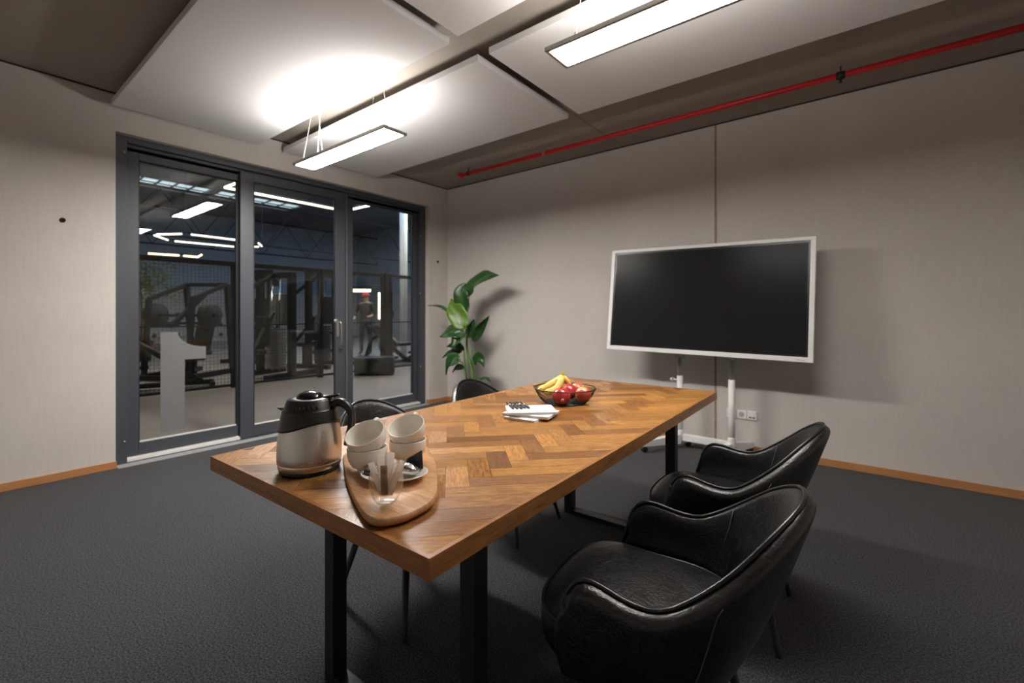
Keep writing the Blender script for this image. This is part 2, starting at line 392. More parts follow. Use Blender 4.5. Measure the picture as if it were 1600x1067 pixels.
# shadow grooves under the ceiling and the rusty cast joint in the back wall
struct(MB().box(.002, -.006, H - .012, XR, 0, H - .001).box(0, YF, H - .012, .006, -.006, H - .001).build('trim_1', M['groove']))
struct(MB().box(3.452, -.0025, .056, 3.470, .001, H - .013).build('trim_2', M['rust']))
struct(MB().box(2.567, -2.2, H - .0015, 2.574, -.007, H + .001).build('trim_3', mat('ceiling_joint', (.19, .165, .14), .9, var=.1)))
sk = .055
struct(MB().box(.016, -.015, 0, XR, 0, sk).build('baseboard_back', M['skirt'], bevel=.002))
struct(MB().box(0, YF, 0, .015, DX0 + .004, sk).build('baseboard_left', M['skirt'], bevel=.002))
struct(MB().box(-.05, DX1 - .002, 0, .015, 0, sk).build('baseboard_left_corner', M['skirt'], bevel=.002))
def hole(y, z, label):
    m = MB(); m.lathe([(.013, -.004), (.013, .002), (.017, .003), (.017, -.004)], n=20, rot=Matrix.Rotation(pi / 2, 3, 'Y'))
    m.lathe([(.0, .0005), (.0128, .0005)], n=20, rot=Matrix.Rotation(pi / 2, 3, 'Y'), mi=0)
    tag(m.build('tie_hole', M['hole'], loc=(.001, y, z)), label, 'wall hole', 'tie holes in the concrete wall')
hole(-3.785, 1.866, 'small dark round tie hole in the concrete wall, left of the glass door')
hole(-.183, 1.88, 'small dark round tie hole between the glass door and the corner')

# ------------------------------------------------------------------ the sliding glass door
door = struct(thing('door_1', None, None, (0, 0, 0)))
door['label'] = 'three-leaf anthracite framed sliding glass door to the gym'
yl, yr = DX0, DX1
f0 = -.185
of = MB()
of.box(f0, yl, 0, -.065, yl + .082, DZ); of.box(f0, yr - .085, 0, -.065, yr, DZ); of.box(f0, yl + .082, DZ - .05, -.065, yr - .085, DZ)
of.box(f0, yl + .082, -.02, -.065, yr - .085, .012)
of.box(-.110, yl + .082, DZ - .075, -.10, yr - .085, DZ - .05)
of.build('outer_frame', M['frame'], door, bevel=.003)
MB().box(-.130, yl + .083, .012, -.066, -2.585, .036).box(-.130, -1.5, .012, -.066, yr - .086, .036).build('track_sill', M['sill'], door, bevel=.002)
MB().box(-.1, yl + .01, -.02, .035, yr - .01, .004).build('threshold', M['thresh'], door, bevel=.002)
MB().box(-.180, yl + .083, DZ - .10, -.115, yr - .086, DZ - .051).build('head_track', M['dark'], door)
sc = MB()
for y, z in ((yl + .066, 2.47), (yl + .066, .18), (yr - .088, 2.2), (yr - .088, 1.45), (yr - .088, .5)):
    sc.lathe([(.006, -.002), (.006, .003), (.002, .004)], (-.064, y, z), 12, rot=Matrix.Rotation(pi / 2, 3, 'Y'))
sc.build('frame_screw', M['steel'], door)
def leaf(name, x, d, y0, y1, sl, sr, zb=.04, zt=2.525, rb=.10, rt=.085):
    m = MB()
    m.box(x - d, y0, zb, x, y0 + sl, zt); m.box(x - d, y1 - sr, zb, x, y1, zt)
    m.box(x - d, y0 + sl, zb, x, y1 - sr, zb + rb); m.box(x - d, y0 + sl, zt - rt, x, y1 - sr, zt)
    o = m.build(name, M['frame'], door, bevel=.003)
    a, b, c, e = y0 + sl, y1 - sr, zb + rb, zt - rt
    MB().box(x - d / 2 - .012, a - .004, c - .004, x - d / 2 + .012, b + .004, e + .004).build('glass_pane', M['glass'], o)
    g = MB(); t = .009; xi = x - d / 2 + .013
    g.box(xi, a, c, xi + .006, a + t, e); g.box(xi, b - t, c, xi + .006, b, e); g.box(xi, a, e - t, xi + .006, b, e)
    g.build('glazing_gasket', M['dark'], o)
    MB().box(xi, a + t, c, xi + .008, b - t, c + .012).build('glazing_bead', M['sill'] if name != 'fixed_leaf' else M['sill'], o)
    return o
l1 = leaf('fixed_leaf', -.115, .06, -3.405, -2.55, .078, .04)
l2 = leaf('sliding_leaf', -.072, .040, -2.583, -1.503, .116, .118, .02, 2.535, .105, .085)
l3 = leaf('fixed_leaf', -.115, .06, -1.47, -.428, .09, .072, .04, 2.545, .10, .065)
h = MB()
h.tube([(-.066, -1.588, 1.10), (-.025, -1.582, 1.105), (-.018, -1.580, 1.085), (-.018, -1.578, .955), (-.018, -1.580, .83), (-.025, -1.582, .812), (-.066, -1.588, .815)], .009, 10)
h.build('door_handle', M['chrome'], l2, sub=1)
MB().lathe([(.022, 0), (.022, .006), (.017, .009)], (-.072, -1.615, 1.11), 20, rot=Matrix.Rotation(pi / 2, 3, 'Y')).cbox((-.0705, -1.595, 1.02), (.006, .03, .17)).build('lock_rosette', M['steel'], l2)
MB().box(-.071, -1.497, .02, -.064, -1.478, 2.53).build('interlock_strip', mat('strip_aluminium', (.16, .165, .175), .35, .4, var=.05), l3)
# the mirrored numeral 1 in frosted film on the fixed leaf
n1 = [(-3.178, 1.035), (-3.056, 1.031)]
for k in range(1, 9):
    a = pi - k * (pi / 2) / 8
    n1.append((-2.844 + .212 * cos(a) , .897 + .134 * (1 - sin(a))))
n1 += [(-2.844, .79), (-3.005, .79), (-3.005, .19), (-3.178, .19)]
mm = MB(); xg = -.115 - .03 + .0135
nv = len(n1)
mm.add([(xg, y, z) for y, z in n1] + [(xg - .0008, y, z) for y, z in n1],
       [tuple(range(nv)), tuple(range(nv, 2 * nv))[::-1]] + [(i, (i + 1) % nv, nv + (i + 1) % nv, nv + i) for i in range(nv)])
mm.build('number_sticker', M['decal'], l1)

# ------------------------------------------------------------------ ceiling panels, lamps, pipe
ZP = 2.76
def panel(x0, y0, x1, y1, label):
    t = thing('hanging_acoustic_panel', label, 'ceiling panel', ((x0 + x1) / 2, (y0 + y1) / 2, ZP), 0, 'acoustic ceiling panels')
    a, b = (x1 - x0) / 2, (y1 - y0) / 2
    MB().box(-a, -b, 0, a, b, .042).build('felt_board', M['panel'], t, bevel=.003)
    for sx in (-1, 1):
        for sy in (-1, 1):
            MB().cyl((sx * (a - .2), sy * (b - .12), .045), (sx * (a - .2), sy * (b - .12), H - ZP - .001), .004, n=8).lathe([(.018, .045), (.018, .052), (.006, .056)], (sx * (a - .2), sy * (b - .12), 0), 12).build('suspension_rod', M['steel'], t)
panel(.100, -3.535, 2.645, -2.490, 'white felt ceiling panel nearest the glass door, left of the lamp row')
panel(.090, -2.262, 2.655, -1.195, 'white felt ceiling panel behind the shorter-looking lamp, toward the back wall')
panel(2.755, -2.272, 5.31, -1.205, 'white felt ceiling panel beside the red pipe with the nearer lamp under its edge')
panel(2.735, -3.55, 5.29, -2.512, 'white felt ceiling panel over the table of which only one corner shows')
def lamp(x0, x1, yc, z, label, on):
    t = thing('pendant_lamp', label, 'lamp', ((x0 + x1) / 2, yc, z), 0, 'slim rectangular pendant lamps')
    a = (x1 - x0) / 2; b = .096; fw = .016; hh = .020
    m = MB()
    m.box(-a, -b, 0, a, -b + fw, hh); m.box(-a, b - fw, 0, a, b, hh); m.box(-a, -b + fw, 0, -a + fw, b - fw, hh); m.box(a - fw, -b + fw, 0, a, b - fw, hh)
    m.build('lamp_frame', M['lamp_frame'], t, bevel=.0015)
    # the lit plate with rounded corners
    r = .02; pts = []
    for cx, cy, a0 in ((a - fw - r, b - fw - r, 0), (-a + fw + r, b - fw - r, pi / 2), (-a + fw + r, -b + fw + r, pi), (a - fw - r, -b + fw + r, 3 * pi / 2)):
        for k in range(5): pts.append((cx + r * cos(a0 + k * pi / 8), cy + r * sin(a0 + k * pi / 8)))
    MB().prism(pts, .002, .008).build('lamp_diffuser', M[on], t)
    MB().box(-a + .03, -b + .03, hh - .004, a - .03, b - .03, hh + .001).build('uplight_diffuser', M['lamp_up'], t)
    MB().box(-a + fw, -b + fw, .008, a - fw, b - fw, hh - .005).build('lamp_housing', M['lamp_frame'], t)
    top = H - z
    for sx in (-1, 1):
        xx = sx * (a - .16)
        for sy in (-1, 1):
            m = MB(); m.tube([(xx, sy * (b - .01), hh), (xx + .03 * sx * -1, sy * .02, top - .02), (xx + .03 * sx * -1, sy * .02, top)], .0016, 6)
            m.lathe([(.006, hh - .002), (.006, hh + .012), (.002, hh + .016)], (xx, sy * (b - .01), 0), 10)
            m.build('suspension_wire', M['cable'], t)
    xx = -(a - .32)
    m = MB(); m.tube(catmull([(xx, -.05, hh), (xx + .005, -.052, .12), (xx + .012, -.045, .24), (xx - .005, -.03, .33), (xx + .03, -.02, .40), (xx + .02, 0, top)], 5), .004, 8)
    m.build('power_cable', M['cable'], t)
    MB().lathe([(.045, top - .03), (.05, top - .025), (.05, top)], (xx + .02, 0, 0), 20).build('ceiling_rose', M['white'], t)
    return t
lamp(.840, 2.070, -2.438, 2.41, 'lit slim rectangular pendant lamp hanging nearest the glass door', 'lamp_on')
lamp(3.378, 4.608, -2.492, 2.41, 'lit slim rectangular pendant lamp over the table, cut by the top of the picture', 'lamp_on2')

t = thing('red_pipe', 'red painted sprinkler pipe running under the ceiling along the back wall', 'pipe', (.72, -.48, 2.83))
MB().cyl((0, 0, 0), (XR - .72, 0, 0), .0215, n=18).build('pipe_run', M['red'], t)
MB().cyl((-.02, 0, 0), (.035, 0, 0), .027, n=16).lathe([(.020, -.035), (.026, -.03), (.026, .03), (.02, .035)], (0, 0, 0), 14).build('end_fitting', M['red'], t)
MB().cyl((.12, 0, 0), (.15, 0, 0), .026, n=14).cyl((.135, 0, .02), (.135, 0, H - 2.83), .006, n=8).build('pipe_clamp', M['black_metal'], t)
MB().cyl((1.19, 0, 0), (1.225, 0, 0), .0215, n=16).cyl((1.207, 0, .018), (1.207, 0, H - 2.83), .006, n=8).build('pipe_clamp', M['steel'], t)
MB().cyl((3.65, 0, 0), (3.70, 0, 0), .026, n=16).cyl((3.675, 0, 0), (3.675, 0, -.030), .013, n=12).lathe([(.003, -.050), (.011, -.049), (.012, -.046), (.005, -.042), (.007, -.03)], (3.675, 0, 0), 14).cyl((3.675, 0, 0), (3.675, 0, H - 2.83), .004, n=8).build('sprinkler_head', M['black_metal'], t)

# ------------------------------------------------------------------ sockets on the back wall
def plate(x, label):
    t = thing('wall_socket', label, 'socket', (x, 0, .318), 0, 'sockets behind the display stand')
    MB().box(-.0375, -.011, -.0390, .0375, 0, .0390).build('cover_plate', M['socket'], t, bevel=.003)
    return t
for x, lb in ((3.5945, 'power socket partly hidden by the right pole of the display stand'), (3.676, 'middle socket of the row on the back wall, with round recess')):
    t = plate(x, lb)
    MB().lathe([(.0, -.004), (.018, -.004), (.020, .0), (.022, .002)], (0, -.0115, 0), 24, rot=Matrix.Rotation(pi / 2, 3, 'X')).build('socket_recess', mat('socket_recess_grey', (.45, .43, .41), .5, var=.05), t)
    MB().cyl((-.0095, -.0080, 0), (-.0095, -.0068, 0), .003, n=10).cyl((.0095, -.0080, 0), (.0095, -.0068, 0), .003, n=10).build('pin_hole', M['hole'], t)
t = plate(3.7575, 'network outlet at the right end of the socket row, two slots')
MB().box(-.026, -.0135, -.004, .026, -.010, .022).build('label_field', M['white'], t, bevel=.001)
MB().box(-.024, -.0125, -.024, -.003, -.010, -.011).box(.003, -.0125, -.024, .024, -.010, -.011).build('network_port', mat('port_grey', (.16, .15, .14), .5, var=.05), t)

# ------------------------------------------------------------------ display on stand
t = thing('display_screen', 'large dark switched-off touch display with white frame on a white stand', 'display', (3.42, -.345, 1.312), 0)
t.rotation_euler = (radians(-6), radians(.85), radians(1.0))
hw, hh2, fr = .815, .470, .034
m = MB()
m.box(-hw, -.012, -hh2, hw, .05, -hh2 + fr + .004); m.box(-hw, -.012, hh2 - fr + .006, hw, .05, hh2); m.box(-hw, -.012, -hh2 + fr + .004, -hw + fr, .05, hh2 - fr + .006); m.box(hw - fr, -.012, -hh2 + fr + .004, hw, .05, hh2 - fr + .006)
m.build('white_frame', M['white'], t, bevel=.003)
tag(t.children[0], 'white surround of the display')
MB().box(-hw + fr, -.004, -hh2 + fr, hw - fr, .03, hh2 - fr + .008).build('bezel', M['screen_edge'], t)
MB().box(-hw + fr + .014, -.0055, -hh2 + fr + .018, hw - fr - .014, -.003, hh2 - fr - .010).build('screen', M['screen'], t)
MB().box(-hw + .01, .045, -hh2 + .01, hw - .01, .075, hh2 - .01).build('back_cover', M['white'], t, bevel=.01)
m = MB()
for k, wd in enumerate((.004, .006, .003, .006, .004, .005)): m.box(hw - .10 + k * .0085, -.0127, -hh2 + .012, hw - .10 + k * .0085 + wd, -.0115, -hh2 + .018)
m.build('maker_mark', mat('mark_grey', (.25, .24, .23), .5, var=.05), t)
st = thing('display_stand', 'white two-pole rolling stand that carries the display', 'stand', (3.435, -.225, 0))
xl, xr2 = -.215, .21
for x in (xl, xr2):
    MB().cyl((x, 0, .05), (x, 0, .64), .026, n=20).build('pole', M['white'], st)
    MB().cyl((x, 0, .60), (x, 0, 1.35), .021, n=16).build('shaded_upper_pole', M['lamp_frame'], st)  # grey upper pole carries the display's shadow in its colour
    MB().lathe([(.036, .04), (.036, .12), (.028, .15), (.026, .16)], (x, 0, 0), 20).build('pole_collar', M['white'], st)
    MB().box(x - .035, -.028, .80, x + .035, .028, .88).box(x - .03, -.038, .88, x + .03, -.0, 1.40).build('mount_bracket', M['lamp_frame'], st, bevel=.003)
    f = MB()
    for s, L in (((-1, .42), (1, .12)) if x < 0 else ((-1, .10), (1, .235))):
        dx, dy = s * L * .49, s * L * .87
        a = [(x - .027, .015, .035), (x + .027, -.015, .035), (x + .027, -.015, .125), (x - .027, .015, .125)]
        b = [(x + dx - .019, dy + .011, .052), (x + dx + .019, dy - .011, .052), (x + dx + .019, dy - .011, .098), (x + dx - .019, dy + .011, .098)]
        f.rings([a, b], smooth=False)
    f.build('foot', M['white'], st, bevel=.006, fix=True)
    for y in ((-.39, .09) if x < 0 else (-.07, .205)):
        xx = x + y * .49; yy = y * .87
        MB().cyl((xx - .012, yy + .007, .026), (xx + .012, yy - .007, .026), .026, n=18).build('caster', M['black_plastic'], st)
MB().box(xl, -.022, .065, xr2, .022, .125).build('crossbar', M['white'], st, bevel=.006)
MB().cyl((xl - .03, 0, .60), (xl - .06, 0, .60), .008, n=10).cbox((xl - .07, 0, .605), (.018, .06, .02)).build('clamp_knob', M['white'], st, bevel=.003)

# ------------------------------------------------------------------ table
TZ = .76; TR = .0295
TB = thing('wooden_table', 'long herringbone wood table with thick edge and black steel frame legs', 'table', (3.437, -2.730, 0), TR)
TW, TL, TT = .97, 2.15, .042
def clip(poly, a, b, c):
    out = []
    for i in range(len(poly)):
        p, q = poly[i], poly[(i + 1) % len(poly)]
        dp, dq = a * p[0] + b * p[1] - c, a * q[0] + b * q[1] - c
        if dp <= 0: out.append(p)
        if (dp < 0 < dq) or (dq < 0 < dp):
            k = dp / (dp - dq); out.append((p[0] + (q[0] - p[0]) * k, p[1] + (q[1] - p[1]) * k))
    return out
def parquet():
    wv = []; wf = []; uv = []; cols = []
    w_, l_, b_l, g = .062, .31, .155, .0006
    rot = pi / 4 - .010; cr, sr = cos(rot), sin(rot)
    ox, oy = .314, -.867
    hx, hy = TW / 2 - .010, TL / 2 - .010
    for i in range(-60, 61):
        for j in range(-10, 11):
            bx, by = i * w_ + j * l_, i * w_ - j * b_l
            for kind in (0, 1):
                if kind == 0: r = (bx + g, by + g, bx + l_ - g, by + w_ - g)
                else: r = (bx + g, by + w_ + g, bx + w_ - g, by + w_ + b_l - g)
                q = [(r[0], r[1]), (r[2], r[1]), (r[2], r[3]), (r[0], r[3])]
                P = [(ox + x * cr - y * sr, oy + x * sr + y * cr) for x, y in q]
                for (a, b, c) in ((1, 0, hx), (-1, 0, hx), (0, 1, hy), (0, -1, hy)):
                    P = clip(P, a, b, c)
                    if len(P) < 3: break
                if len(P) < 3: continue
                o = len(wv); wv += [(x, y, TZ) for x, y in P]; wf.append(list(range(o, o + len(P))))
                cc = (random.betavariate(1.3, 1.3), random.random(), random.random(), 1)
                for x, y in P:
                    dx, dy = x - ox, y - oy; a_, b_ = dx * cr + dy * sr - bx, -dx * sr + dy * cr - by
                    uv.append((a_, b_) if kind == 0 else (b_, a_)); cols.append(cc)
    return wv, wf, uv, cols
wv, wf, uv, cols = parquet()
m = MB(); m.add(wv, wf, False, 0); npk = len(wf)
a, b = TW / 2, TL / 2
# edge frame strip of 10 mm, sides and underside, and the joint bed below the planks
e = .0100
m.box(-a, -b, TZ - TT, a, -b + e, TZ, 1); m.box(-a, b - e, TZ - TT, a, b, TZ, 1); m.box(-a, -b + e, TZ - TT, -a + e, b - e, TZ, 1); m.box(a - e, -b + e, TZ - TT, a, b - e, TZ, 1)
m.box(-a + e, -b + e, TZ - TT, a - e, b - e, TZ - .0006, 2)
o = m.build('tabletop', [M['parquet'], M['tableedge'], M['joint']], TB)
me = o.data; me.uv_layers.new(name='UVMap'); me.color_attributes.new('plank', 'FLOAT_COLOR', 'CORNER'); ul = me.uv_layers['UVMap']; ca = me.color_attributes['plank']
k = 0
for p in me.polygons[:npk]:
    for li in p.loop_indices: ul.data[li].uv = uv[k]; ca.data[li].color = cols[k]; k += 1
for yy in (-.785, .765):
    # square-tube U frames: two legs, top plate and floor bar
    x0, x1, s = -.273, .333, .05
    MB().box(x0 + s / 2, yy - s / 2, 0, x1 - s / 2, yy + s / 2, .025).build('floor_bar', M['black_metal'], TB, bevel=.002)
    MB().box(x0 - s / 2, yy - s / 2, TZ - TT - .006, x1 + s / 2, yy + s / 2, TZ - TT).build('top_bar', M['black_metal'], TB, bevel=.002)
    MB().box(x0 - s / 2, yy - s / 2, 0, x0 + s / 2, yy + s / 2, TZ - TT - .006).build('leg', M['black_metal'], TB, bevel=.002)
    MB().box(x1 - s / 2, yy - s / 2, 0, x1 + s / 2, yy + s / 2, TZ - TT - .006).build('leg', M['black_metal'], TB, bevel=.002)

# ------------------------------------------------------------------ armchair (local +x is the front)
def interp(tab, u):
    for i in range(len(tab) - 1):
        if u <= tab[i + 1][0] + 1e-9:
            t = (u - tab[i][0]) / (tab[i + 1][0] - tab[i][0]); break
    def P(k):
        if k < 0: q = tab[-k]; return V((q[1], -q[2], q[3]))
        if k >= len(tab): return V(tab[-1][1:]) * 2 - V(tab[-2][1:])
        return V(tab[k][1:])
    a, b, c, d = P(i - 1), P(i), P(i + 1), P(i + 2)
    return .5 * ((2 * b) + (c - a) * t + (2 * a - 5 * b + 4 * c - d) * t * t + (3 * b - a - 3 * c + d) * t ** 3)
TOP = [(0, -.338, 0, .765), (.15, -.320, .086, .751), (.3, -.272, .162, .708), (.45, -.205, .224, .643), (.6, -.122, .260, .577), (.7, -.060, .270, .546), (.8, .002, .271, .546), (.86, .046, .269, .555), (.91, .082, .266, .561), (.95, .110, .264, .556), (.98, .130, .262, .538), (1, .142, .260, .512)]
BAS = [(0, -.150, 0, .325), (.15, -.147, .075, .325), (.3, -.135, .135, .325), (.45, -.105, .182, .325), (.6, -.060, .206, .325), (.7, -.020, .216, .325), (.8, .030, .222, .325), (.86, .070, .225, .325), (.91, .103, .226, .325), (.95, .128, .226, .325), (.98, .146, .226, .325), (1, .156, .226, .325)]
def shell_pt(u, v):
    s = 1 if u >= 0 else -1
    a = interp(TOP, abs(u)); b = interp(BAS, abs(u))
    p = b.lerp(a, v)
    # belly of the shell
    out = V((a.x + .02, a.y, 0)); out = out.normalized() if out.length > 1e-6 else V((-1, 0, 0))
    p += out * (.024 * sin(pi * min(1, v * 1.05)) * (1 - .3 * v))
    return V((p.x, p.y * s, p.z))
def shell_n(u, v):
    e = .01
    du = shell_pt(min(1, u + e), v) - shell_pt(max(-1, u - e), v); dv = shell_pt(u, min(1, v + e)) - shell_pt(u, max(0, v - e))
    n = du.cross(dv); n.normalize()
    c = shell_pt(u, v); r = V((c.x - .15, c.y, 0))
    if abs(u) > .75: r = V((0, c.y, 0))
    if n.dot(r) < 0: n = -n
    return n
def make_chair():
    root = thing('leather_armchair', 'x', 'chair', (0, 0, 0), 0, 'black leather armchairs around the table')
    secs = []; pip = []
    NU = 44
    us = [(1 if q >= 0 else -1) * (1 - (1 - abs(q)) ** 1.45) for q in (-1 + 2 * i / NU for i in range(NU + 1))]
    for u in us:
        t = .042 + .010 * abs(u); sec = []
        for k in range(7):
            v = k / 6; n = shell_n(u, v); sec.append(shell_pt(u, v) + n * (t / 2) * (.75 + .25 * v))
        p = shell_pt(u, 1); n = shell_n(u, 1); dv = (p - shell_pt(u, .95)).normalized()
        for an in (40, 90, 140): sec.append(p + n * (t / 2 * cos(radians(an))) + dv * (t / 2 * sin(radians(an)) * .85))
        pip.append(p + n * (t / 2 * cos(radians(120))) * 1.02 + dv * (t / 2 * sin(radians(120)) * .93))
        for k in range(7):
            v = 1 - k / 6; n = shell_n(u, v); sec.append(shell_pt(u, v) - n * (t / 2) * (.75 + .25 * v))
        secs.append(sec)
    def capring(sec, nxt, d):
        c = sum(sec, V()) / len(sec); t = (sec[0] - nxt[0]).normalized(); t.z *= .3
        return [p.lerp(c, .0) * 1 + V((d, 0, 0)) - (p - sum([sec[i], sec[len(sec) - 1 - i]], V()) / 2) * .45 for i, p in enumerate(sec)]
    e0 = capring(secs[0], secs[1], .014); e1 = capring(secs[-1], secs[-2], .014)
    m = MB(); m.rings([e0] + secs + [e1], True)
    # close the ends by sewing outer to inner points
    m.f = m.f[:-2]; m.m = m.m[:-2]; m.sm = m.sm[:-2]
    n = len(e0); L = len(secs) + 1
    for base, flip in ((0, True), (L * n, False)):
        for i in range(n // 2):
            j = n - 1 - i
            if i + 1 >= j: break
            f = [base + i, base + i + 1, base + j - 1, base + j] if i + 1 != j - 1 else [base + i, base + i + 1, base + j]
            m.f.append(f[::-1] if flip else f); m.m.append(0); m.sm.append(True)
    m.build('shell', M['leather'], root, sub=1, fix=True)
    # piping along the rim and down the arm fronts
    def front(u):
        pts = []
        for k in range(1, 6):
            v = .97 - k * .17; p = shell_pt(u, v); pts.append(p + V((.018, 0, 0)) - shell_n(u, v) * .010)
        return pts
    path = front(-1)[::-1] + pip + front(1)
    MB().tube(path, .0052, 8).build('piping', M['piping'], root)
    # seams where the arms meet the back, inside and outside
    for u in (-.50, .50):
        for side in (1, -1):
            sm = MB(); pts = []
            for k in range(11):
                v = .25 + .75 * k / 10; n_ = shell_n(u, v); t = .047
                pts.append(shell_pt(u + (.04 * (1 - v) * (1 if u > 0 else -1)), v) + n_ * side * (t / 2 * (.75 + .25 * v) + .0002))
            sm.tube(pts, .0016, 6).build('seam', M['thread'], root)
    # cushion
    def outline(k):
        out = []
        for i in range(44):
            a = 2 * pi * i / 44
            c, s = cos(a), sin(a); ex = .62
            x = abs(c) ** ex * (1 if c > 0 else -1); y = abs(s) ** ex * (1 if s > 0 else -1)
            X = .045 + x * .232; Y = y * (.222 + .030 * max(0, min(1, (X - .08) / .12)))
            if X > .1: X += .012 * (1 - (Y / .23) ** 2)
            out.append((X, Y))
        return out
    O = outline(0); cx = .02
    def ring(s, z, crown=0): return [V((cx + (x - cx) * s, y * s, z + crown * 0)) for x, y in O]
    m = MB(); m.rings([ring(.86, .335), ring(.97, .345), ring(1.0, .375), ring(1.005, .41), ring(.985, .436), ring(.945, .447), ring(.80, .456), ring(.5, .463), ring(.2, .465), ring(.02, .4655)])
    m.build('seat', M['leather'], root, sub=1)
    MB().tube([V((cx + (x - cx) * .985, y * .985, .438)) for x, y in O], .0045, 6, closed=True).build('seat_piping', M['piping'], root)
    MB().prism([(x * .8, y * .8) for x, y in O], .318, .338).build('under_frame', M['black_metal'], root)
    for sx in (-1, 1):
        for sy in (-1, 1):
            MB().tube([(sx * .135, sy * .135, .33), (sx * .21, sy * .21, .004), (sx * .211, sy * .211, 0)], [.0165, .0095, .0095], 14).build('leg', M['black_metal'], root)
    return root
proto = make_chair()
CH = [((4.120, -3.140, 0), 187, 'black leather armchair in the foreground, nearest to the camera'),
      ((4.095, -2.315, 0), 183, 'black leather armchair on the display side of the foreground armchair, same table side'),
      ((3.015, -3.075, 0), 2, 'black leather armchair across the table, its back behind the steel jug and cups'),
      ((2.935, -2.300, 0), 2, 'black leather armchair across the table, in front of the potted plant')]
for i, (p, a, lb) in enumerate(CH):
    c = proto if i == 0 else copy_tree(proto)
    c.location = p; c.rotation_euler = (0, 0, radians(a)); c['label'] = lb

# ------------------------------------------------------------------ things on the table
RT = V((.7825, .6227, 0)); FW = V((-.6227, .7825, 0))      # the room's diagonal directions the tray set is turned to
# serving board
PB = [(3.383, -3.615), (3.512, -3.686), (3.641, -3.745), (3.72, -3.776), (3.764, -3.786), (3.795, -3.778), (3.811, -3.750), (3.816, -3.722), (3.810, -3.669), (3.797, -3.639), (3.768, -3.604), (3.696, -3.537), (3.607, -3.465), (3.528, -3.412), (3.473, -3.385), (3.425, -3.385), (3.385, -3.415), (3.352, -3.475), (3.337, -3.54), (3.348, -3.59)]
bc = V((3.58, -3.58, 0))
t = thing('serving_board', 'rounded wooden serving board under the cups and glass at the table end', 'board', (bc.x, bc.y, TZ))
PS = catmull([(x - bc.x, y - bc.y, 0) for x, y in PB + [PB[0]]], 4)[:-1]
def brg(s, z): return [V((p.x * s, p.y * s, z)) for p in PS]
MB().rings([brg(.935, .0005), brg(.975, .003), brg(1.0, .010), brg(1.0, .015), brg(.992, .020), brg(.982, .022), brg(.5, .022)]).build('board', M['board'], t)
BZ = TZ + .022
# coffee jug
cj = V((3.332, -3.686, TZ))
t = thing('coffee_jug', 'brushed steel vacuum jug with black collar, lid and handle', 'jug', cj, atan2(RT.y, RT.x))   # local +x: handle
MB().lathe([(.072, 0), (.078, .001), (.079, .008), (.0775, .010)], n=48).build('base_ring', M['black_plastic'], t)
MB().lathe([(.0775, .010), (.0815, .014), (.083, .024), (.0835, .028), (.0830, .0285), (.0840, .03), (.0845, .05), (.0838, .075), (.0815, .10), (.0775, .128), (.0745, .142), (.070, .150)], n=64).build('steel_body', M['steel'], t)
m = MB(); ncol = 64; rings_ = []
for kk in range(6):
    r_ = []
    for i in range(ncol):
        a = 2 * pi * i / ncol
        zb = .1275 + .0095 * sin(2 * (a + pi / 2)) + .003 * cos(a)
        z0 = [zb, zb + .0005, zb + .008, .152, .163, .170][kk]
        def prof(z): return .0850 - .0155 * max(0, (z - .09) / .08) ** 1.25
        r = prof(z0) + (0 if kk == 0 else .0012)
        if kk == 0: r -= .003
        r_.append(V((r * cos(a), r * sin(a), z0)))
    rings_.append(r_)
m.rings(rings_, cap0=False, cap1=False)
m.lathe([(.0712, .170), (.0685, .1705), (.0675, .1735), (.0665, .175), (.060, .196), (.056, .2005), (.040, .202), (.036, .2015), (.0, .2015)], n=64)
m.build('collar', M['black_plastic'], t)
MB().lathe([(.036, .2015), (.035, .206), (.028, .213), (.016, .218), (.007, .2195), (0, .2198)], n=40).build('lid_knob', M['gloss_black'], t)
m = MB()
m.rings([[V((-.062, -.016, .166)), V((-.062, .016, .166)), V((-.060, .016, .175)), V((-.060, -.016, .175))], [V((-.080, -.009, .167)), V((-.080, .009, .167)), V((-.079, .010, .174)), V((-.079, -.010, .174))], [V((-.092, -.003, .171)), V((-.092, .003, .171)), V((-.092, .003, .1735)), V((-.092, -.003, .1735))]], smooth=False)
m.build('spout', M['black_plastic'], t, bevel=.001)
pth = catmull([(.060, 0, .178), (.080, 0, .187), (.100, 0, .182), (.116, 0, .160), (.117, 0, .125), (.109, 0, .090), (.103, 0, .068)], 6)
MB().tube(pth, [.011 + .001 * sin(i * .2) - (.004 * max(0, (i - 28) / 8)) for i in range(len(pth))], 12, flat=1.25).build('handle', M['black_plastic'], t)
MB().tube(catmull([(.040, 0, .2005), (.055, 0, .2035), (.075, 0, .207), (.084, 0, .209)], 4), [.004] * 13, 8, flat=2.6).build('thumb_lever', M['gloss_black'], t)
m = MB()
for i in range(6):
    a = radians(-100 + i * 10); R_ = .0655; m.tube([V((R_ * cos(a), R_ * sin(a), .178)), V((.0632 * cos(a), .0632 * sin(a), .186))], .0022, 8)
m.build('vent_slot', M['dark'], t)
m = MB()
for i in range(9):       # the small illegible embossed maker's script near the foot
    a = radians(-86 + i * 4.6); r_ = .0852
    pts = [V((r_ * cos(a + dx), r_ * sin(a + dx), .037 + .0004 * i + dz)) for dx, dz in ((0, 0), (.018, .0045 if i % 3 else .008), (.036, .0008), (.058, .004))]
    m.tube(catmull(pts, 3), .0006, 5)
m.build('script_mark', M['chrome'], t)

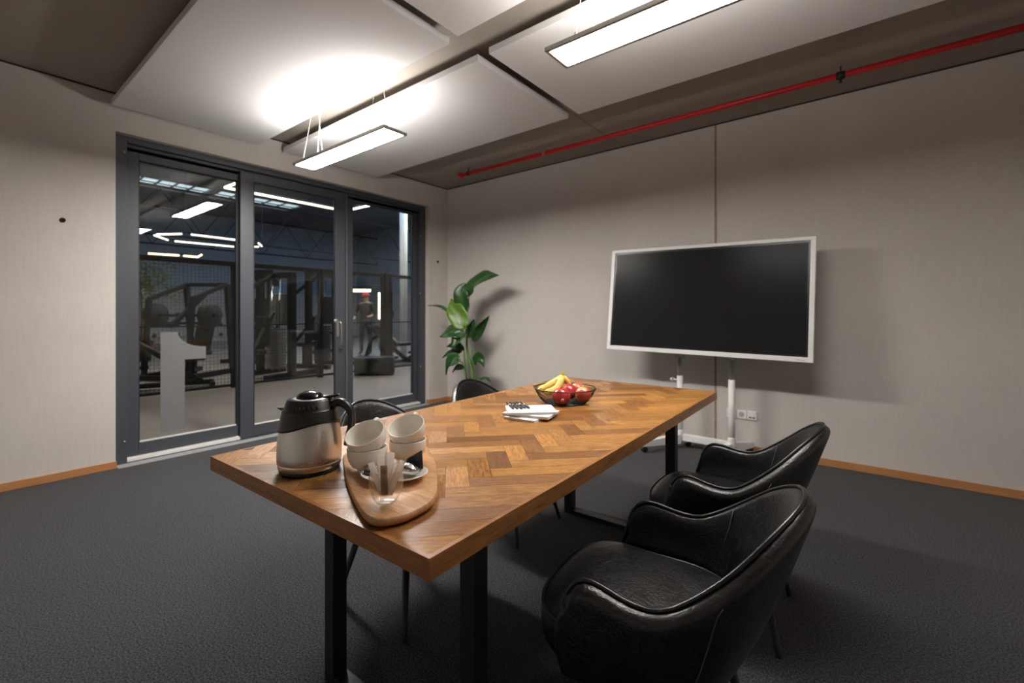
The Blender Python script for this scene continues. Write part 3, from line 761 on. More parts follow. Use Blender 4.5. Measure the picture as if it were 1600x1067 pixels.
# cups
def cup_mesh(root, ang):
    R = .0515
    pr = [(.0, .0), (.026, .0), (.027, .003), (.024, .0035), (.027, .006), (.039, .014), (.0475, .028), (.0508, .042), (.0515, .060), (.0512, .0618), (.0502, .0625), (.0488, .0618), (.0486, .060), (.0478, .043), (.0445, .030), (.036, .017), (.022, .0095), (0, .0085)]
    MB().lathe(pr, n=48).build('bowl', M['ceramic'], root)
    c, s = cos(ang), sin(ang)
    pts = [(r * c, r * s, z) for r, z in ((.049, .050), (.062, .054), (.071, .046), (.069, .033), (.058, .024), (.046, .026))]
    MB().tube(catmull(pts, 4), .0045, 8, flat=1.3).build('handle', M['ceramic'], root)
def cup(x, y, z, label, tilt=0, tdir=0, ha=0):
    t = thing('coffee_cup', label, 'cup', (x, y, z), 0, 'cream coffee cups stacked on the board')
    if tilt:
        ax = V((-sin(tdir), cos(tdir), 0)); t.rotation_mode = 'QUATERNION'; t.rotation_quaternion = Matrix.Rotation(tilt, 3, ax).to_quaternion()
    cup_mesh(t, ha); return t
toC = atan2(-FW.y, -FW.x)
c1 = V((3.522, -3.628)); c2 = V((3.548, -3.515))
cup(c1.x, c1.y, BZ + .0005, 'cream cup standing on the board beside the steel jug, lower of its pair', 0, 0, radians(136))
cup(c2.x, c2.y, BZ + .0005, 'cream cup standing on the board farther from the steel jug, lower of its pair', 0, 0, radians(136))
td = toC - radians(18)
def up(c, tilt, label):
    d = V((cos(td), sin(td))); q = c - d * .016
    cup(q.x, q.y, BZ + .0475, label, tilt, td, td + pi + .1)
up(c1, radians(27), 'cream cup tipped into the one beside the steel jug, open mouth to the front')
up(c2, radians(25), 'cream cup tipped into the one farther from the jug, open mouth to the front')

# saucer with sweets
sq = V((3.634, -3.624))
t = thing('saucer', 'small cream dish holding the wrapped sweets on the board', 'dish', (sq.x, sq.y, BZ + .0005), atan2(RT.y, RT.x))
MB().lathe([(.0, 0), (.032, 0), (.036, .002), (.058, .011), (.0685, .0165), (.0695, .0178), (.0685, .0185), (.066, .0178), (.055, .0125), (.034, .005), (0, .0045)], n=56, sx=1.20, sy=.93).build('dish', M['ceramic'], t)
m = MB(); rr_ = []
p0 = sq + V((RT.x, RT.y)) * .034 + V((FW.x, FW.y)) * .002
m = MB(); m.ball((0, 0, 0), .0215, 28, 16, sc=(1.25, 1.0, .72))
o = m.build('foil_sweet', M['foil'], loc=(p0.x, p0.y, BZ + .024)); o.rotation_euler = (0, .15, .5); tag(o, 'round silver foil wrapped sweet in the dish', 'sweet')
p1 = sq + V((RT.x, RT.y)) * .046 + V((FW.x, FW.y)) * .028
m = MB()
A = [(-.026, .0, .0), (.020, .0, -.004), (.022, .002, .046), (-.022, .004, .024)]
m.rings([[V(p) for p in A], [V((p[0] * .9, p[1] + .008, p[2] * .96 + .001)) for p in A]], smooth=False)
o = m.build('wrapped_chocolate', M['choc'], loc=(p1.x, p1.y, BZ + .018), bevel=.002, fix=True); o.rotation_euler = (radians(12), radians(-4), atan2(RT.y, RT.x)); tag(o, 'black pointed chocolate wrapper standing at the back of the dish', 'chocolate')
p2 = sq - V((RT.x, RT.y)) * .058 - V((FW.x, FW.y)) * .004
o = MB().cbox((0, 0, 0), (.036, .018, .012)).build('wrapped_chocolate', M['choc'], loc=(p2.x, p2.y, BZ + .0185), bevel=.003); o.rotation_euler = (0, radians(14), atan2(RT.y, RT.x) + .3); tag(o, 'small dark wrapped chocolate bar at the jug side of the dish', 'chocolate')
p3 = sq - V((RT.x, RT.y)) * .060 + V((FW.x, FW.y)) * .026
o = MB().cbox((0, 0, 0), (.046, .030, .0025)).build('paper_sachet', mat('grey_sachet_paper', (.33, .29, .26), .6, var=.2, scale=40), loc=(p3.x, p3.y, BZ + .021), bevel=.001); o.rotation_euler = (radians(16), radians(5), atan2(RT.y, RT.x) + .1); tag(o, 'flat greyish sachet lying on the dish edge under the cup', 'sachet')

# tumbler of sugar sticks
gq = V((3.733, -3.722))
t = thing('glass_tumbler', 'clear double-walled glass holding sugar sticks on the board', 'glass', (gq.x, gq.y, BZ + .0005))
MB().lathe([(0, .001), (.018, .0), (.022, .002), (.0285, .012), (.0355, .030), (.0372, .044), (.0360, .060), (.0335, .071), (.0325, .0725), (.0315, .071), (.0318, .060), (.0305, .045), (.0265, .030), (.018, .019), (.010, .0165), (0, .016)], n=48).build('tumbler', M['clear'], t)
SA = [(-.020, .004, -18, 6, .075, 'sachet', 'white sugar stick leaning to the jug side of the glass'),
      (-.009, .008, -7, -6, .082, 'sachet', 'wide white sugar stick at the back of the glass, jug side'),
      (.001, .006, 3, -8, .088, 'sachet', 'tallest white sugar stick in the middle of the glass'),
      (-.003, -.010, -1, 3, .066, 'sachet_brown', 'brown sugar stick at the front of the glass'),
      (.011, .004, 13, -3, .066, 'sachet', 'short white stick beside the outermost leaning one in the glass'),
      (.016, -.004, 22, 2, .082, 'sachet', 'white sugar stick leaning out of the glass toward the dish')]
for i, (dx, dy, la, fa, L_, mt, lb) in enumerate(SA):
    base = gq.to_3d() + RT * dx * .45 + FW * dy * .6; base.z = BZ + .018
    m = MB(); wd = .0105 if i in (1, 2) else .0075
    R3 = Matrix.Rotation(atan2(RT.y, RT.x), 3, 'Z') @ Matrix.Rotation(radians(la), 3, 'Y') @ Matrix.Rotation(radians(fa), 3, 'X')
    prs = []
    for k in range(6):
        z = L_ * k / 5; th = .0022 if 0 < k < 5 else .0004
        prs.append([R3 @ V((-wd, 0, z)), R3 @ V((-wd * .4, -th, z)), R3 @ V((wd * .4, -th, z)), R3 @ V((wd, 0, z)), R3 @ V((wd * .4, th, z)), R3 @ V((-wd * .4, th, z))])
    m.rings(prs)
    o = m.build('sugar_stick', M[mt], loc=base); tag(o, lb, 'sugar stick', 'sugar sticks in the glass')

# notepads and pens
def pad(cx, cy, z, ang, L_, W_, h_, label):
    t = thing('notepad', label, 'notepad', (cx, cy, z), ang, 'stack of white notepads')
    MB().box(-L_ / 2, -W_ / 2, .0, L_ / 2, W_ / 2, h_ - .0004).build('pages', M['paper'], t)
    MB().box(-L_ / 2, -W_ / 2 + .0005, h_ - .0004, L_ / 2, W_ / 2, h_).build('top_sheet', M['paper'], t)
pad(3.435, -2.775, TZ + .0002, radians(97), .20, .145, .009, 'lowest white notepad of the stack, one corner toward the camera')
pad(3.435, -2.770, TZ + .0095, radians(14), .205, .145, .010, 'middle white notepad of the stack, turned across the others')
pad(3.425, -2.762, TZ + .0198, radians(44), .205, .150, .009, 'topmost white notepad of the stack, under the pens')
zp = TZ + .0288
for i in range(5):
    o = thing('ballpoint_pen', ['black pen on the notepads farthest from the fruit bowl', 'second black pen on the notepads counting from the jug side', 'middle one of the five black pens on the notepads', 'fourth black pen on the notepads, beside the one nearest the fruit bowl', 'black pen on the notepads nearest the fruit bowl'][i], 'pen', (0, 0, 0), 0, 'pens on the notepads')
    c = V((3.355, -2.762, zp + .0052)) + V((.62, .78, 0)) * (i - 2) * .0160 + V((.79, -.61, 0)) * (.006 * ((i * 7) % 3 - 1))
    o.location = c; o.rotation_euler = (0, 0, radians(-36 + (i - 2) * 1.0))
    MB().tube([(-.066, 0, 0), (-.06, 0, 0), (.045, 0, 0), (.058, 0, 0), (.068, 0, 0)], [.0042, .005, .005, .0035, .0010], 12).build('barrel', M['black_plastic'], o)
    MB().tube([(-.022, 0, 0), (-.004, 0, 0)], .00525, 12).build('ring_band', M['chrome'], o)
    MB().tube([(.034, 0, 0), (.038, 0, 0)], .0053, 12).build('ring_band', M['chrome'], o)
    MB().tube([(-.076, 0, 0), (-.066, 0, 0)], .0026, 10).build('push_button', M['chrome'], o)
    MB().cbox((-.042, 0, .0062), (.042, .0035, .0016)).build('clip', M['chrome'], o)

# fruit bowl
bq = V((3.392, -2.432, TZ))
t = thing('wire_bowl', 'round black wire bowl with fruit on the table', 'bowl', bq)
RB, RR, HB = .098, .150, .074
def bwp(s): return RB + (RR - RB) * (s ** .62), .004 + (HB - .004) * s
m = MB()
for k in range(96):
    a = 2 * pi * k / 96
    m.tube([V((r * cos(a), r * sin(a), z)) for r, z in [bwp(i / 7) for i in range(8)]], .00075, 5, caps=False)
m.build('wire_cage', M['black_metal'], t)
MB().tube([(RR * cos(2 * pi * k / 72), RR * sin(2 * pi * k / 72), HB) for k in range(72)], .0026, 8, closed=True).build('rim', M['black_metal'], t)
m = MB(); m.tube([(RB * cos(2 * pi * k / 72), RB * sin(2 * pi * k / 72), .003) for k in range(72)], .003, 8, closed=True)
m.lathe([(0, .002), (RB, .002), (RB, .0035), (0, .0035)], n=48); m.build('base_plate', M['black_metal'], t)
def bl(rx, fd, z): return bq + RT * rx + FW * fd + V((0, 0, z))
def apple(rx, fd, z, r, mt, label, rot, sticker=False):
    t = thing('apple', label, 'apple', bl(rx, fd, z), 0, 'apples in the wire bowl'); t.rotation_euler = rot
    pr = []
    for i in range(19):
        ph = pi * i / 18; rr = r * sin(ph) * (1.0 + .05 * cos(ph)); zz = -r * .92 * cos(ph)
        k = max(0, 1 - (rr / r) / .42); zz -= (1 if zz > 0 else -1) * k * k * r * (.26 if zz > 0 else .16)
        pr.append((max(rr, 0), zz))
    MB().lathe(pr, n=32).build('fruit', M[mt], t)
    MB().tube([(0, 0, r * .62), (.001, .001, r * .85), (.004, .002, r * 1.02)], [.0013, .0012, .0018], 6).build('stalk', M['banana_tip'], t)
    return t
a1 = apple(-.026, -.080, .0480, .0430, 'apple', 'red apple with a round sticker at the front of the wire bowl', (.35, -.5, .3))
d = (V((4.575, -4.335, 1.2)) - a1.location).normalized(); d = (d + V((0, 0, -.50)) + RT * .12).normalized()
m = MB(); q = d.to_track_quat('Z', 'Y').to_matrix()
m.lathe([(0, .0450), (.004, .0449), (.008, .0442)], n=20, rot=q)
a1.rotation_euler = (0, 0, 0); m.build('sticker', M['sticker'], a1)
apple(.022, .006, .0540, .0400, 'apple', 'red apple in the middle of the wire bowl, behind the stickered one', (.2, .2, 1))
apple(.082, -.050, .0500, .0390, 'apple_y', 'red and yellow apple at the display-side edge of the wire bowl', (-.3, .5, 2))
apple(.072, .066, .0510, .0390, 'apple_y', 'yellowish apple at the back of the wire bowl', (.2, -.2, 4))
bt = thing('banana_bunch', 'bunch of three yellow bananas leaning in the wire bowl', 'bananas', bl(0, 0, 0))
sp = RT * -.008 + FW * .045 + V((0, 0, .128))
def ban(pts, r=.0190):
    P = catmull(pts, 6); n = len(P)
    rad = [r * min(1, .42 + 2.2 * (i / (n - 1)) if i / (n - 1) < .3 else 1) * (1 if i / (n - 1) < .8 else 1 - .75 * ((i / (n - 1) - .8) / .2) ** 1.5) for i in range(n)]
    b_ = MB().tube(P, rad, 7).build('banana', M['banana'], bt, sub=1)
    MB().tube([P[-1] - (P[-1] - P[-3]) * .2, P[-1] + (P[-1] - P[-3]).normalized() * .006], [.0046, .003], 6).build('banana_tip', M['banana_tip'], b_)
def off(a, b_, c): return RT * a + FW * b_ + V((0, 0, c))
ban([sp, sp + off(-.022, -.006, -.022), sp + off(-.062, -.016, -.045), sp + off(-.098, -.026, -.062), sp + off(-.125, -.034, -.068)])
ban([sp, sp + off(-.008, -.020, -.026), sp + off(-.032, -.046, -.056), sp + off(-.066, -.068, -.070), sp + off(-.100, -.080, -.072)])
ban([sp, sp + off(.012, .002, -.018), sp + off(.030, .008, -.042), sp + off(.034, .014, -.070), sp + off(.020, .018, -.098)], .017)
MB().tube([sp + off(0, 0, -.012), sp + off(.002, 0, .006), sp + off(.004, .002, .020)], [.012, .010, .012], 10).build('bunch_stem', M['banana_stem'], bt, sub=1)

# ------------------------------------------------------------------ potted plant in the corner
pp = V((.88, -.47, 0))
t = thing('potted_plant', 'tall green broad-leaved plant in a dark pot in the corner beside the glass door', 'plant', pp)
MB().lathe([(0, 0), (.125, 0), (.135, .01), (.165, .30), (.168, .31), (.160, .315), (.154, .30), (.15, .27), (0, .27)], n=40).build('pot', M['pot'], t)
MB().lathe([(.152, .266), (.10, .275), (0, .28)], n=30).build('soil', M['soil'], t)
def stemp(pts, r0, r1, mt='stem'):
    P = catmull([V(p) - pp for p in pts], 6); n = len(P)
    MB().tube(P, [r0 + (r1 - r0) * i / (n - 1) for i in range(n)], 8).build('stem', M[mt], t)
def leaf_(pts, width, face=(0, -1, .2), mt='leaf', fold=.25, wob=.0):
    P = catmull([V(p) - pp for p in pts], 5); n = len(P); fv = V(face).normalized(); NW = 8
    m = MB(); rows = []
    for i, p in enumerate(P):
        s = i / (n - 1); tng = (P[min(i + 1, n - 1)] - P[max(i - 1, 0)]).normalized()
        side = tng.cross(fv).normalized(); nn = side.cross(tng).normalized()
        wd = width / 2 * (max(0, sin(pi * min(1, s ** .70 * .985 + .012))) ** .95 + .015) * (1 + wob * sin(s * 13))
        row = []
        for j in range(NW + 1):
            k = -1 + 2 * j / NW
            row.append(p + side * (k * wd) + nn * (fold * wd * (abs(k) ** 1.3) + .006 * sin(9 * s + 4 * k)))
        rows.append(row)
    m.rings(rows, closed_u=False, cap0=False, cap1=False)
    lf = m.build('leaf', M[mt], t, solid=.0012)
    MB().tube([p - (P[1] - P[0]).cross(fv).normalized() * 0 for p in P], [.0045 * (1 - .8 * i / (n - 1)) for i in range(n)], 6).build('midrib', M['stem'], lf)
stemp([(.90, -.47, .27), (.90, -.46, .45), (.855, -.45, .60), (.805, -.45, .78), (.795, -.44, .95)], .022, .012)
stemp([(.86, -.48, .27), (.825, -.48, .42), (.80, -.48, .60), (.78, -.48, .765)], .012, .007)
stemp([(.795, -.44, .93), (.793, -.44, 1.08), (.768, -.43, 1.215)], .009, .005)
stemp([(.795, -.44, .85), (.80, -.44, 1.05), (.81, -.44, 1.25), (.83, -.44, 1.40)], .008, .005)
stemp([(.89, -.43, .30), (.84, -.41, .55), (.845, -.40, .68), (.82, -.36, .86)], .008, .005)
stemp([(.90, -.44, .30), (.93, -.42, .48), (.88, -.41, .60)], .007, .004)
stemp([(.85, -.49, .36), (.85, -.55, .58), (.834, -.59, .64)], .006, .004)
leaf_([(.825, -.45, 1.39), (.885, -.45, 1.52), (1.05, -.44, 1.60), (1.19, -.45, 1.615), (1.305, -.46, 1.615)], .155, (.25, -.85, .35), fold=.3, wob=.10)
leaf_([(.768, -.43, 1.20), (.745, -.46, 1.30), (.735, -.47, 1.42), (.745, -.44, 1.50), (.80, -.40, 1.545)], .23, (.1, -1, .15), fold=.2, wob=.05)
leaf_([(.835, -.49, 1.03), (.76, -.50, 1.10), (.68, -.51, 1.21), (.62, -.50, 1.29), (.56, -.48, 1.37)], .24, (.35, -.9, .3), 'leaf_light', .2, .04)
leaf_([(.85, -.53, .93), (.76, -.55, .97), (.66, -.57, .965), (.56, -.58, .935), (.465, -.57, .91)], .20, (.2, -.75, .65), 'leaf', .3, .08)
leaf_([(.83, -.52, .98), (.80, -.56, .93), (.76, -.60, .86), (.73, -.63, .80)], .17, (.1, -1, .2), 'leaf', .25)
leaf_([(.80, -.49, .755), (.70, -.51, .80), (.60, -.52, .805), (.51, -.51, .785)], .10, (.1, -.8, .6), 'leaf', .3)
leaf_([(.76, -.49, .74), (.65, -.50, .715), (.54, -.51, .70), (.43, -.50, .645)], .10, (.1, -.85, .5), 'leaf', .3)
leaf_([(.83, -.59, .64), (.72, -.60, .645), (.64, -.60, .58), (.59, -.59, .46)], .17, (-.1, -.9, .45), 'leaf', .25, .05)
leaf_([(.80, -.49, .545), (.72, -.50, .55), (.66, -.50, .53), (.605, -.50, .48)], .08, (.1, -.8, .5), 'leaf', .3)
leaf_([(.82, -.36, .85), (.86, -.34, .96), (.94, -.33, 1.06), (1.06, -.34, 1.165)], .125, (.75, -.55, -.2), 'leaf', .45)
leaf_([(.79, -.41, .90), (.80, -.40, .98), (.83, -.39, 1.06), (.86, -.39, 1.125)], .10, (.8, -.6, .1), 'leaf', .4)
leaf_([(.875, -.41, .595), (.94, -.42, .66), (1.01, -.43, .66), (1.055, -.43, .575)], .15, (.1, -.9, .35), 'leaf', .2)
leaf_([(.93, -.42, .40), (.97, -.36, .425), (1.01, -.32, .42), (1.05, -.30, .385)], .05, (.1, -.6, .8), 'leaf', .3)
leaf_([(.62, -.52, 1.16), (.55, -.54, 1.225), (.43, -.56, 1.27), (.33, -.56, 1.285), (.235, -.56, 1.285)], .05, (0, -.35, 1), 'leaf', .5)

# ------------------------------------------------------------------ the gym beyond the glass
GX0, GY0, GY1, GH = -17.0, -9.0, 9.5, 5.3
struct(MB().box(GX0, GY0, -.12, -.07, GY1, -.004).build('floor', M['gymfloor']))
struct(MB().box(GX0 - .2, GY0, -.12, GX0, GY1, GH).build('wall_far', M['gymwall']))
struct(MB().box(GX0, GY1, -.12, -TH, GY1 + .2, GH).build('wall_end', M['gymwall']))
struct(MB().box(GX0, GY0 - .2, -.12, -TH, GY0, GH).build('wall_near', M['gymwall']))
struct(MB().box(-TH - .1, TH, -.12, -TH, GY1, GH).box(-TH - .1, GY0, -.12, -TH, YF, GH).box(-TH - .1, YF, H + .25, -TH, TH, GH).build('wall_inner', M['gymlow']))
struct(MB().box(GX0, GY0, GH, -TH, GY1, GH + .2).build('ceiling', M['gymroof']))
for k, (x0, x1, y0, y1) in enumerate(((-13.6, -12.4, -3.5, -1.3), (-13.6, -12.4, -1.0, 1.2), (-13.6, -12.4, 1.5, 4.2), (-9.5, -4.5, 2.5, 8.5))):
    t = thing('window_%d' % (k + 1), ['bluish rooflight strip over the gym seen at the top of the left door leaf', 'second bluish rooflight strip over the gym, toward the middle door leaf', 'bluish rooflight over the gym seen through the middle door leaf', 'unseen bluish rooflight enlarged to light the gym end wall'][k], None, ((x0 + x1) / 2, (y0 + y1) / 2, GH), 0, None, 'structure')
    a, b = (x1 - x0) / 2, (y1 - y0) / 2
    MB().box(-a, -b, -.03, a, b, -.01).build('glazing', M['sky_fill'] if k == 3 else M['sky'], t)
    gb = MB()
    for q in range(1, 5): gb.box(-a, -b + q * 2 * b / 5 - .03, -.06, a, -b + q * 2 * b / 5 + .03, -.012)
    gb.box(-.03, -b, -.06, .03, b, -.0125).build('glazing_bars', M['gymgrey'], t)
    MB().box(-a - .06, -b - .06, -.08, -a, b + .06, 0).box(a, -b - .06, -.08, a + .06, b + .06, 0).box(-a, -b - .06, -.08, a, -b, 0).box(-a, b, -.08, a, b + .06, 0).build('kerb', M['gymgrey'], t)
# roof trusses
for k, (x, zb) in enumerate(((-10.5, 3.3), (-15.0, 3.6))):
    m = MB(); y0, y1 = GY0 + .1, GY1 - .1
    m.beam((x, y0, zb), (x, y1, zb), .05); m.beam((x, y0, zb + 1.3), (x, y1, zb + 1.3), .06)
    n = 10
    for i in range(n):
        ya = y0 + (y1 - y0) * i / n; yb = y0 + (y1 - y0) * (i + .5) / n; yc = y0 + (y1 - y0) * (i + 1) / n
        m.beam((x, ya, zb), (x, yb, zb + 1.3), .022); m.beam((x, yb, zb + 1.3), (x, yc, zb), .022)
    o = struct(m.build('trim_%d' % (4 + k), mat('truss_steel', (.012, .013, .015), .8, var=.1, spec=.2)))
struct(MB().box(GX0, GY0, 0, GX0 + .03, GY1, 2.1).build('trim_7', mat('gym_wall_cladding', (.42, .39, .38), .8, var=.1, scale=2)))
struct(MB().box(GX0 + .03, GY1 - .03, 0, -TH, GY1, 2.1).build('trim_8', bpy.data.materials['gym_wall_cladding']))
struct(MB().cyl((-5.55, 3.60, -.004), (-5.55, 3.60, GH), .105, n=24).build('wall_column', M['gcol']))
# mesh fence along the corridor
FX = -3.47
def fence(y0, y1, label, gate=False):
    t = thing('mesh_fence', label, 'fence', (FX, (y0 + y1) / 2, 0), 0, 'black wire mesh fence of the gym')
    b = (y1 - y0) / 2
    for s in (-1, 1): MB().box(-.035, s * b - (.035 if s > 0 else -.0) - .0, 0, .035, s * b + (.035 if s < 0 else 0), 2.0).build('post', M['gymmetal'], t)
    MB().box(-.03, -b, 1.94, .03, b, 2.01).build('top_rail', M['gymmetal'], t); MB().box(-.02, -b, .02, .02, b, .06).build('bottom_rail', M['gymmetal'], t)
    MB().box(-.012, -b, .985, .012, b, 1.005).build('middle_rail', M['gymmetal'], t)
    m = MB(); s = .0016; n = int(2 * b / .05)
    for i in range(1, n): y = -b + i * .05; m.box(-s, y - s, .05, s, y + s, 1.95)
    for k in range(1, 38): z = .05 + k * .05; m.box(-s, -b, z - s, s, b, z + s)
    m.build('wire_mesh', M['gymmetal'], t)
fence(-4.4, -2.70, 'black mesh fence bay behind the left edge of the fixed door leaf'); fence(-2.68, -1.40, 'black mesh fence bay behind the left door leaf with the numeral'); fence(-1.38, .05, 'black mesh fence bay behind the middle door leaf'); fence(.07, 1.43, 'black mesh fence bay behind the right leaf, ending at the thick post'); fence(1.62, 2.9, 'black mesh fence bay beyond the thick post at the right of the door')
MB()
o = MB().box(-.05, -.05, 0, .05, .05, 2.02).build('fence_post', M['gymmetal'], loc=(FX + .0, 1.525, 0)); tag(o, 'thick black post of the mesh fence seen in the right door leaf', 'post')
# low black box by the fence
t = thing('storage_box', 'low black ribbed box at the foot of the mesh fence behind the right door leaf', 'box', (-3.05, .95, 0), radians(-42))
m = MB().box(-.2, -.36, 0, .2, .36, .30)
for k in range(5): m.box(.2, -.34, .03 + k * .055, .212, .34, .06 + k * .055)
m.build('body', M['gymmetal'], t, bevel=.004); MB().box(-.21, -.37, .30, .21, .37, .335).build('lid', M['gympad'], t, bevel=.006)

# gym machines
def cable_machine(x, y, rz, label, hgt=2.1, grey=True):
    t = thing('weight_machine', label, 'gym machine', (x, y, 0), rz, 'gym machines behind the fence')
    for sy in (-.42, .42):
        MB().box(-.06, sy - .05, 0, .06, sy + .05, hgt).build('upright', M['gymmetal'], t)
        MB().box(-.55, sy - .05, 0, .55, sy + .05, .09).build('base_rail', M['gymmetal'], t)
    MB().box(-.06, -.47, hgt - .1, .06, .47, hgt).build('top_beam', M['gymmetal'], t)
    m = MB()
    for k in range(14): m.box(-.09, -.17, .14 + k * .055, .09, .17, .185 + k * .055)
    m.build('weight_stack', M['gymgrey'] if grey else M['plate'], t)
    MB().cyl((0, -.1, .1), (0, -.1, hgt - .1), .012, n=8).cyl((0, .1, .1), (0, .1, hgt - .1), .012, n=8).build('guide_rod', M['chrome'], t)
    MB().box(-.1, -.25, .95, -.07, .25, 1.55).build('shroud', M['gymgrey'] if grey else M['gymmetal'], t)
    MB().cyl((-.03, 0, hgt - .18), (.03, 0, hgt - .18), .07, n=18).build('pulley', M['plate'], t)
    MB().beam((.06, 0, hgt - .05), (.75, 0, hgt - .45), .06).beam((.06, 0, 1.2), (.62, .2, .5), .06).build('swing_arm', M['gymmetal'], t)
    MB().cbox((.5, 0, .48), (.36, .34, .09)).cbox((.28, 0, .85), (.09, .30, .55)).build('seat_pad', M['gympad'], t, bevel=.02)
    MB().beam((.5, 0, 0), (.5, 0, .44), .07).build('seat_post', M['gymmetal'], t)
    return t
def plate_press(x, y, rz, label):
    t = thing('plate_press', label, 'gym machine', (x, y, 0), rz, 'gym machines behind the fence')
    m = MB()
    for sy in (-.45, .45):
        m.beam((-.7, sy, .05), (.75, sy, .05), .09); m.beam((-.5, sy, .05), (-.35, sy, 1.75), .08); m.beam((-.35, sy, 1.75), (.45, sy, 1.45), .07); m.beam((.45, sy, 1.45), (.55, sy, .05), .07)
    m.beam((-.35, -.45, 1.75), (-.35, .45, 1.75), .07); m.beam((.7, -.45, .05), (.7, .45, .05), .08)
    m.build('frame', M['gymmetal'], t)
    MB().beam((-.3, 0, 1.55), (.45, 0, .95), .07).beam((.2, -.7, 1.15), (.2, .7, 1.15), .05).build('lever_arm', M['gymmetal'], t)
    for sy in (-1, 1):
        for k in range(3):
            MB().lathe([(.03, -.02), (.21, -.02), (.225, -.012), (.225, .012), (.21, .02), (.03, .02)], (.2, sy * (.52 + k * .05), 1.15), 28, rot=Matrix.Rotation(pi / 2, 3, 'X')).build('weight_plate', M['plate'], t)
    MB().cbox((-.05, 0, .42), (.5, .36, .09)).cbox((-.30, 0, .80), (.10, .34, .7), rot=Matrix.Rotation(radians(-14), 3, 'Y')).build('seat_pad', M['gympad'], t, bevel=.02)
    MB().beam((-.05, 0, 0), (-.05, 0, .4), .08).beam((.05, -.45, 1.0), (.05, .45, 1.0), .045).build('seat_post', M['gymmetal'], t)
    return t
def bench(x, y, rz, label, mt='gympad'):
    t = thing('weight_bench', label, 'bench', (x, y, 0), rz, 'weight benches in the gym')
    MB().beam((-.55, 0, .06), (.6, 0, .06), .07).beam((-.55, -.28, .04), (-.55, .28, .04), .07).beam((.6, -.22, .04), (.6, .22, .04), .07).beam((.5, 0, .05), (-.05, 0, .42), .07).build('frame', M['gymmetal'], t)
    MB().cbox((.30, 0, .46), (.42, .28, .08)).build('seat_pad', M[mt], t, bevel=.02)
    MB().cbox((-.30, 0, .68), (.80, .28, .08), rot=Matrix.Rotation(radians(35), 3, 'Y')).build('back_pad', M[mt], t, bevel=.02)
    return t
def bike(x, y, rz, label):
    t = thing('exercise_bike', label, 'exercise bike', (x, y, 0), rz, 'exercise bikes in the gym')
    MB().beam((-.45, -.25, .03), (-.45, .25, .03), .06).beam((.5, -.25, .03), (.5, .25, .03), .06).beam((-.45, 0, .05), (.5, 0, .05), .07).beam((-.25, 0, .05), (-.1, 0, .5), .07).beam((-.1, 0, .5), (.35, 0, .75), .07).beam((.45, 0, .05), (.38, 0, 1.0), .06).beam((-.1, 0, .45), (-.25, 0, .95), .05).build('frame', M['gymmetal'], t)
    MB().lathe([(.05, -.03), (.23, -.03), (.25, -.02), (.25, .02), (.23, .03), (.05, .03)], (.35, 0, .36), 28, rot=Matrix.Rotation(pi / 2, 3, 'X')).build('flywheel', M['gymgrey'], t)
    MB().tube([(.3, -.22, 1.15), (.42, -.2, 1.08), (.42, .2, 1.08), (.3, .22, 1.15)], .018, 8).beam((.38, 0, .95), (.42, 0, 1.08), .05).build('handlebar', M['gymmetal'], t)
    MB().cbox((-.26, 0, .98), (.26, .18, .07)).build('saddle', M['gympad'], t, bevel=.025)
    MB().cbox((.45, 0, 1.18), (.04, .2, .14)).build('console', M['gymmetal'], t, bevel=.01)
    return t
plate_press(-5.6, -1.35, radians(-60), 'black plate-loaded press with big weight plates behind the left door leaf')
cable_machine(-6.3, -2.9, radians(-20), 'black weight-stack machine at the left edge of the left door leaf', 2.0, False)
cable_machine(-4.35, -.35, radians(-75), 'weight machine with pale shroud behind the middle door leaf', 1.95, True)
cable_machine(-7.4, .5, radians(-60), 'weight machine farther back, seen between the left and middle door leaves', 2.25, False)
cable_machine(-5.1, 1.0, radians(200), 'weight machine with slanting arm behind the handle stile of the door', 2.1, False)
bench(-4.2, -2.1, radians(75), 'low black incline bench close behind the mesh, beside the numeral')
bench(-8.0, -2.0, radians(20), 'bench with orange pads behind the left door leaf', 'orange')
bench(-4.1, 2.15, radians(100), 'black incline bench behind the low storage box')
bikes = [(-4.55, 3.55, 40, 'exercise bike nearest the fence in the right door leaf'), (-5.9, 4.7, 40, 'second exercise bike behind the right door leaf, beside the white column'), (-5.5, 2.65, 30, 'exercise bike in front of the warm light frame'), (-8.3, 3.0, 60, 'exercise bike left of the warm light frame'), (-9.3, 1.6, 20, 'exercise bike far back behind the middle door leaf')]
b0 = None
for x, y, a, lb in bikes:
    if b0 is None: b0 = bike(x, y, radians(a), lb)
    else:
        c = copy_tree(b0); c.location = (x, y, 0); c.rotation_euler = (0, 0, radians(a)); c['label'] = lb
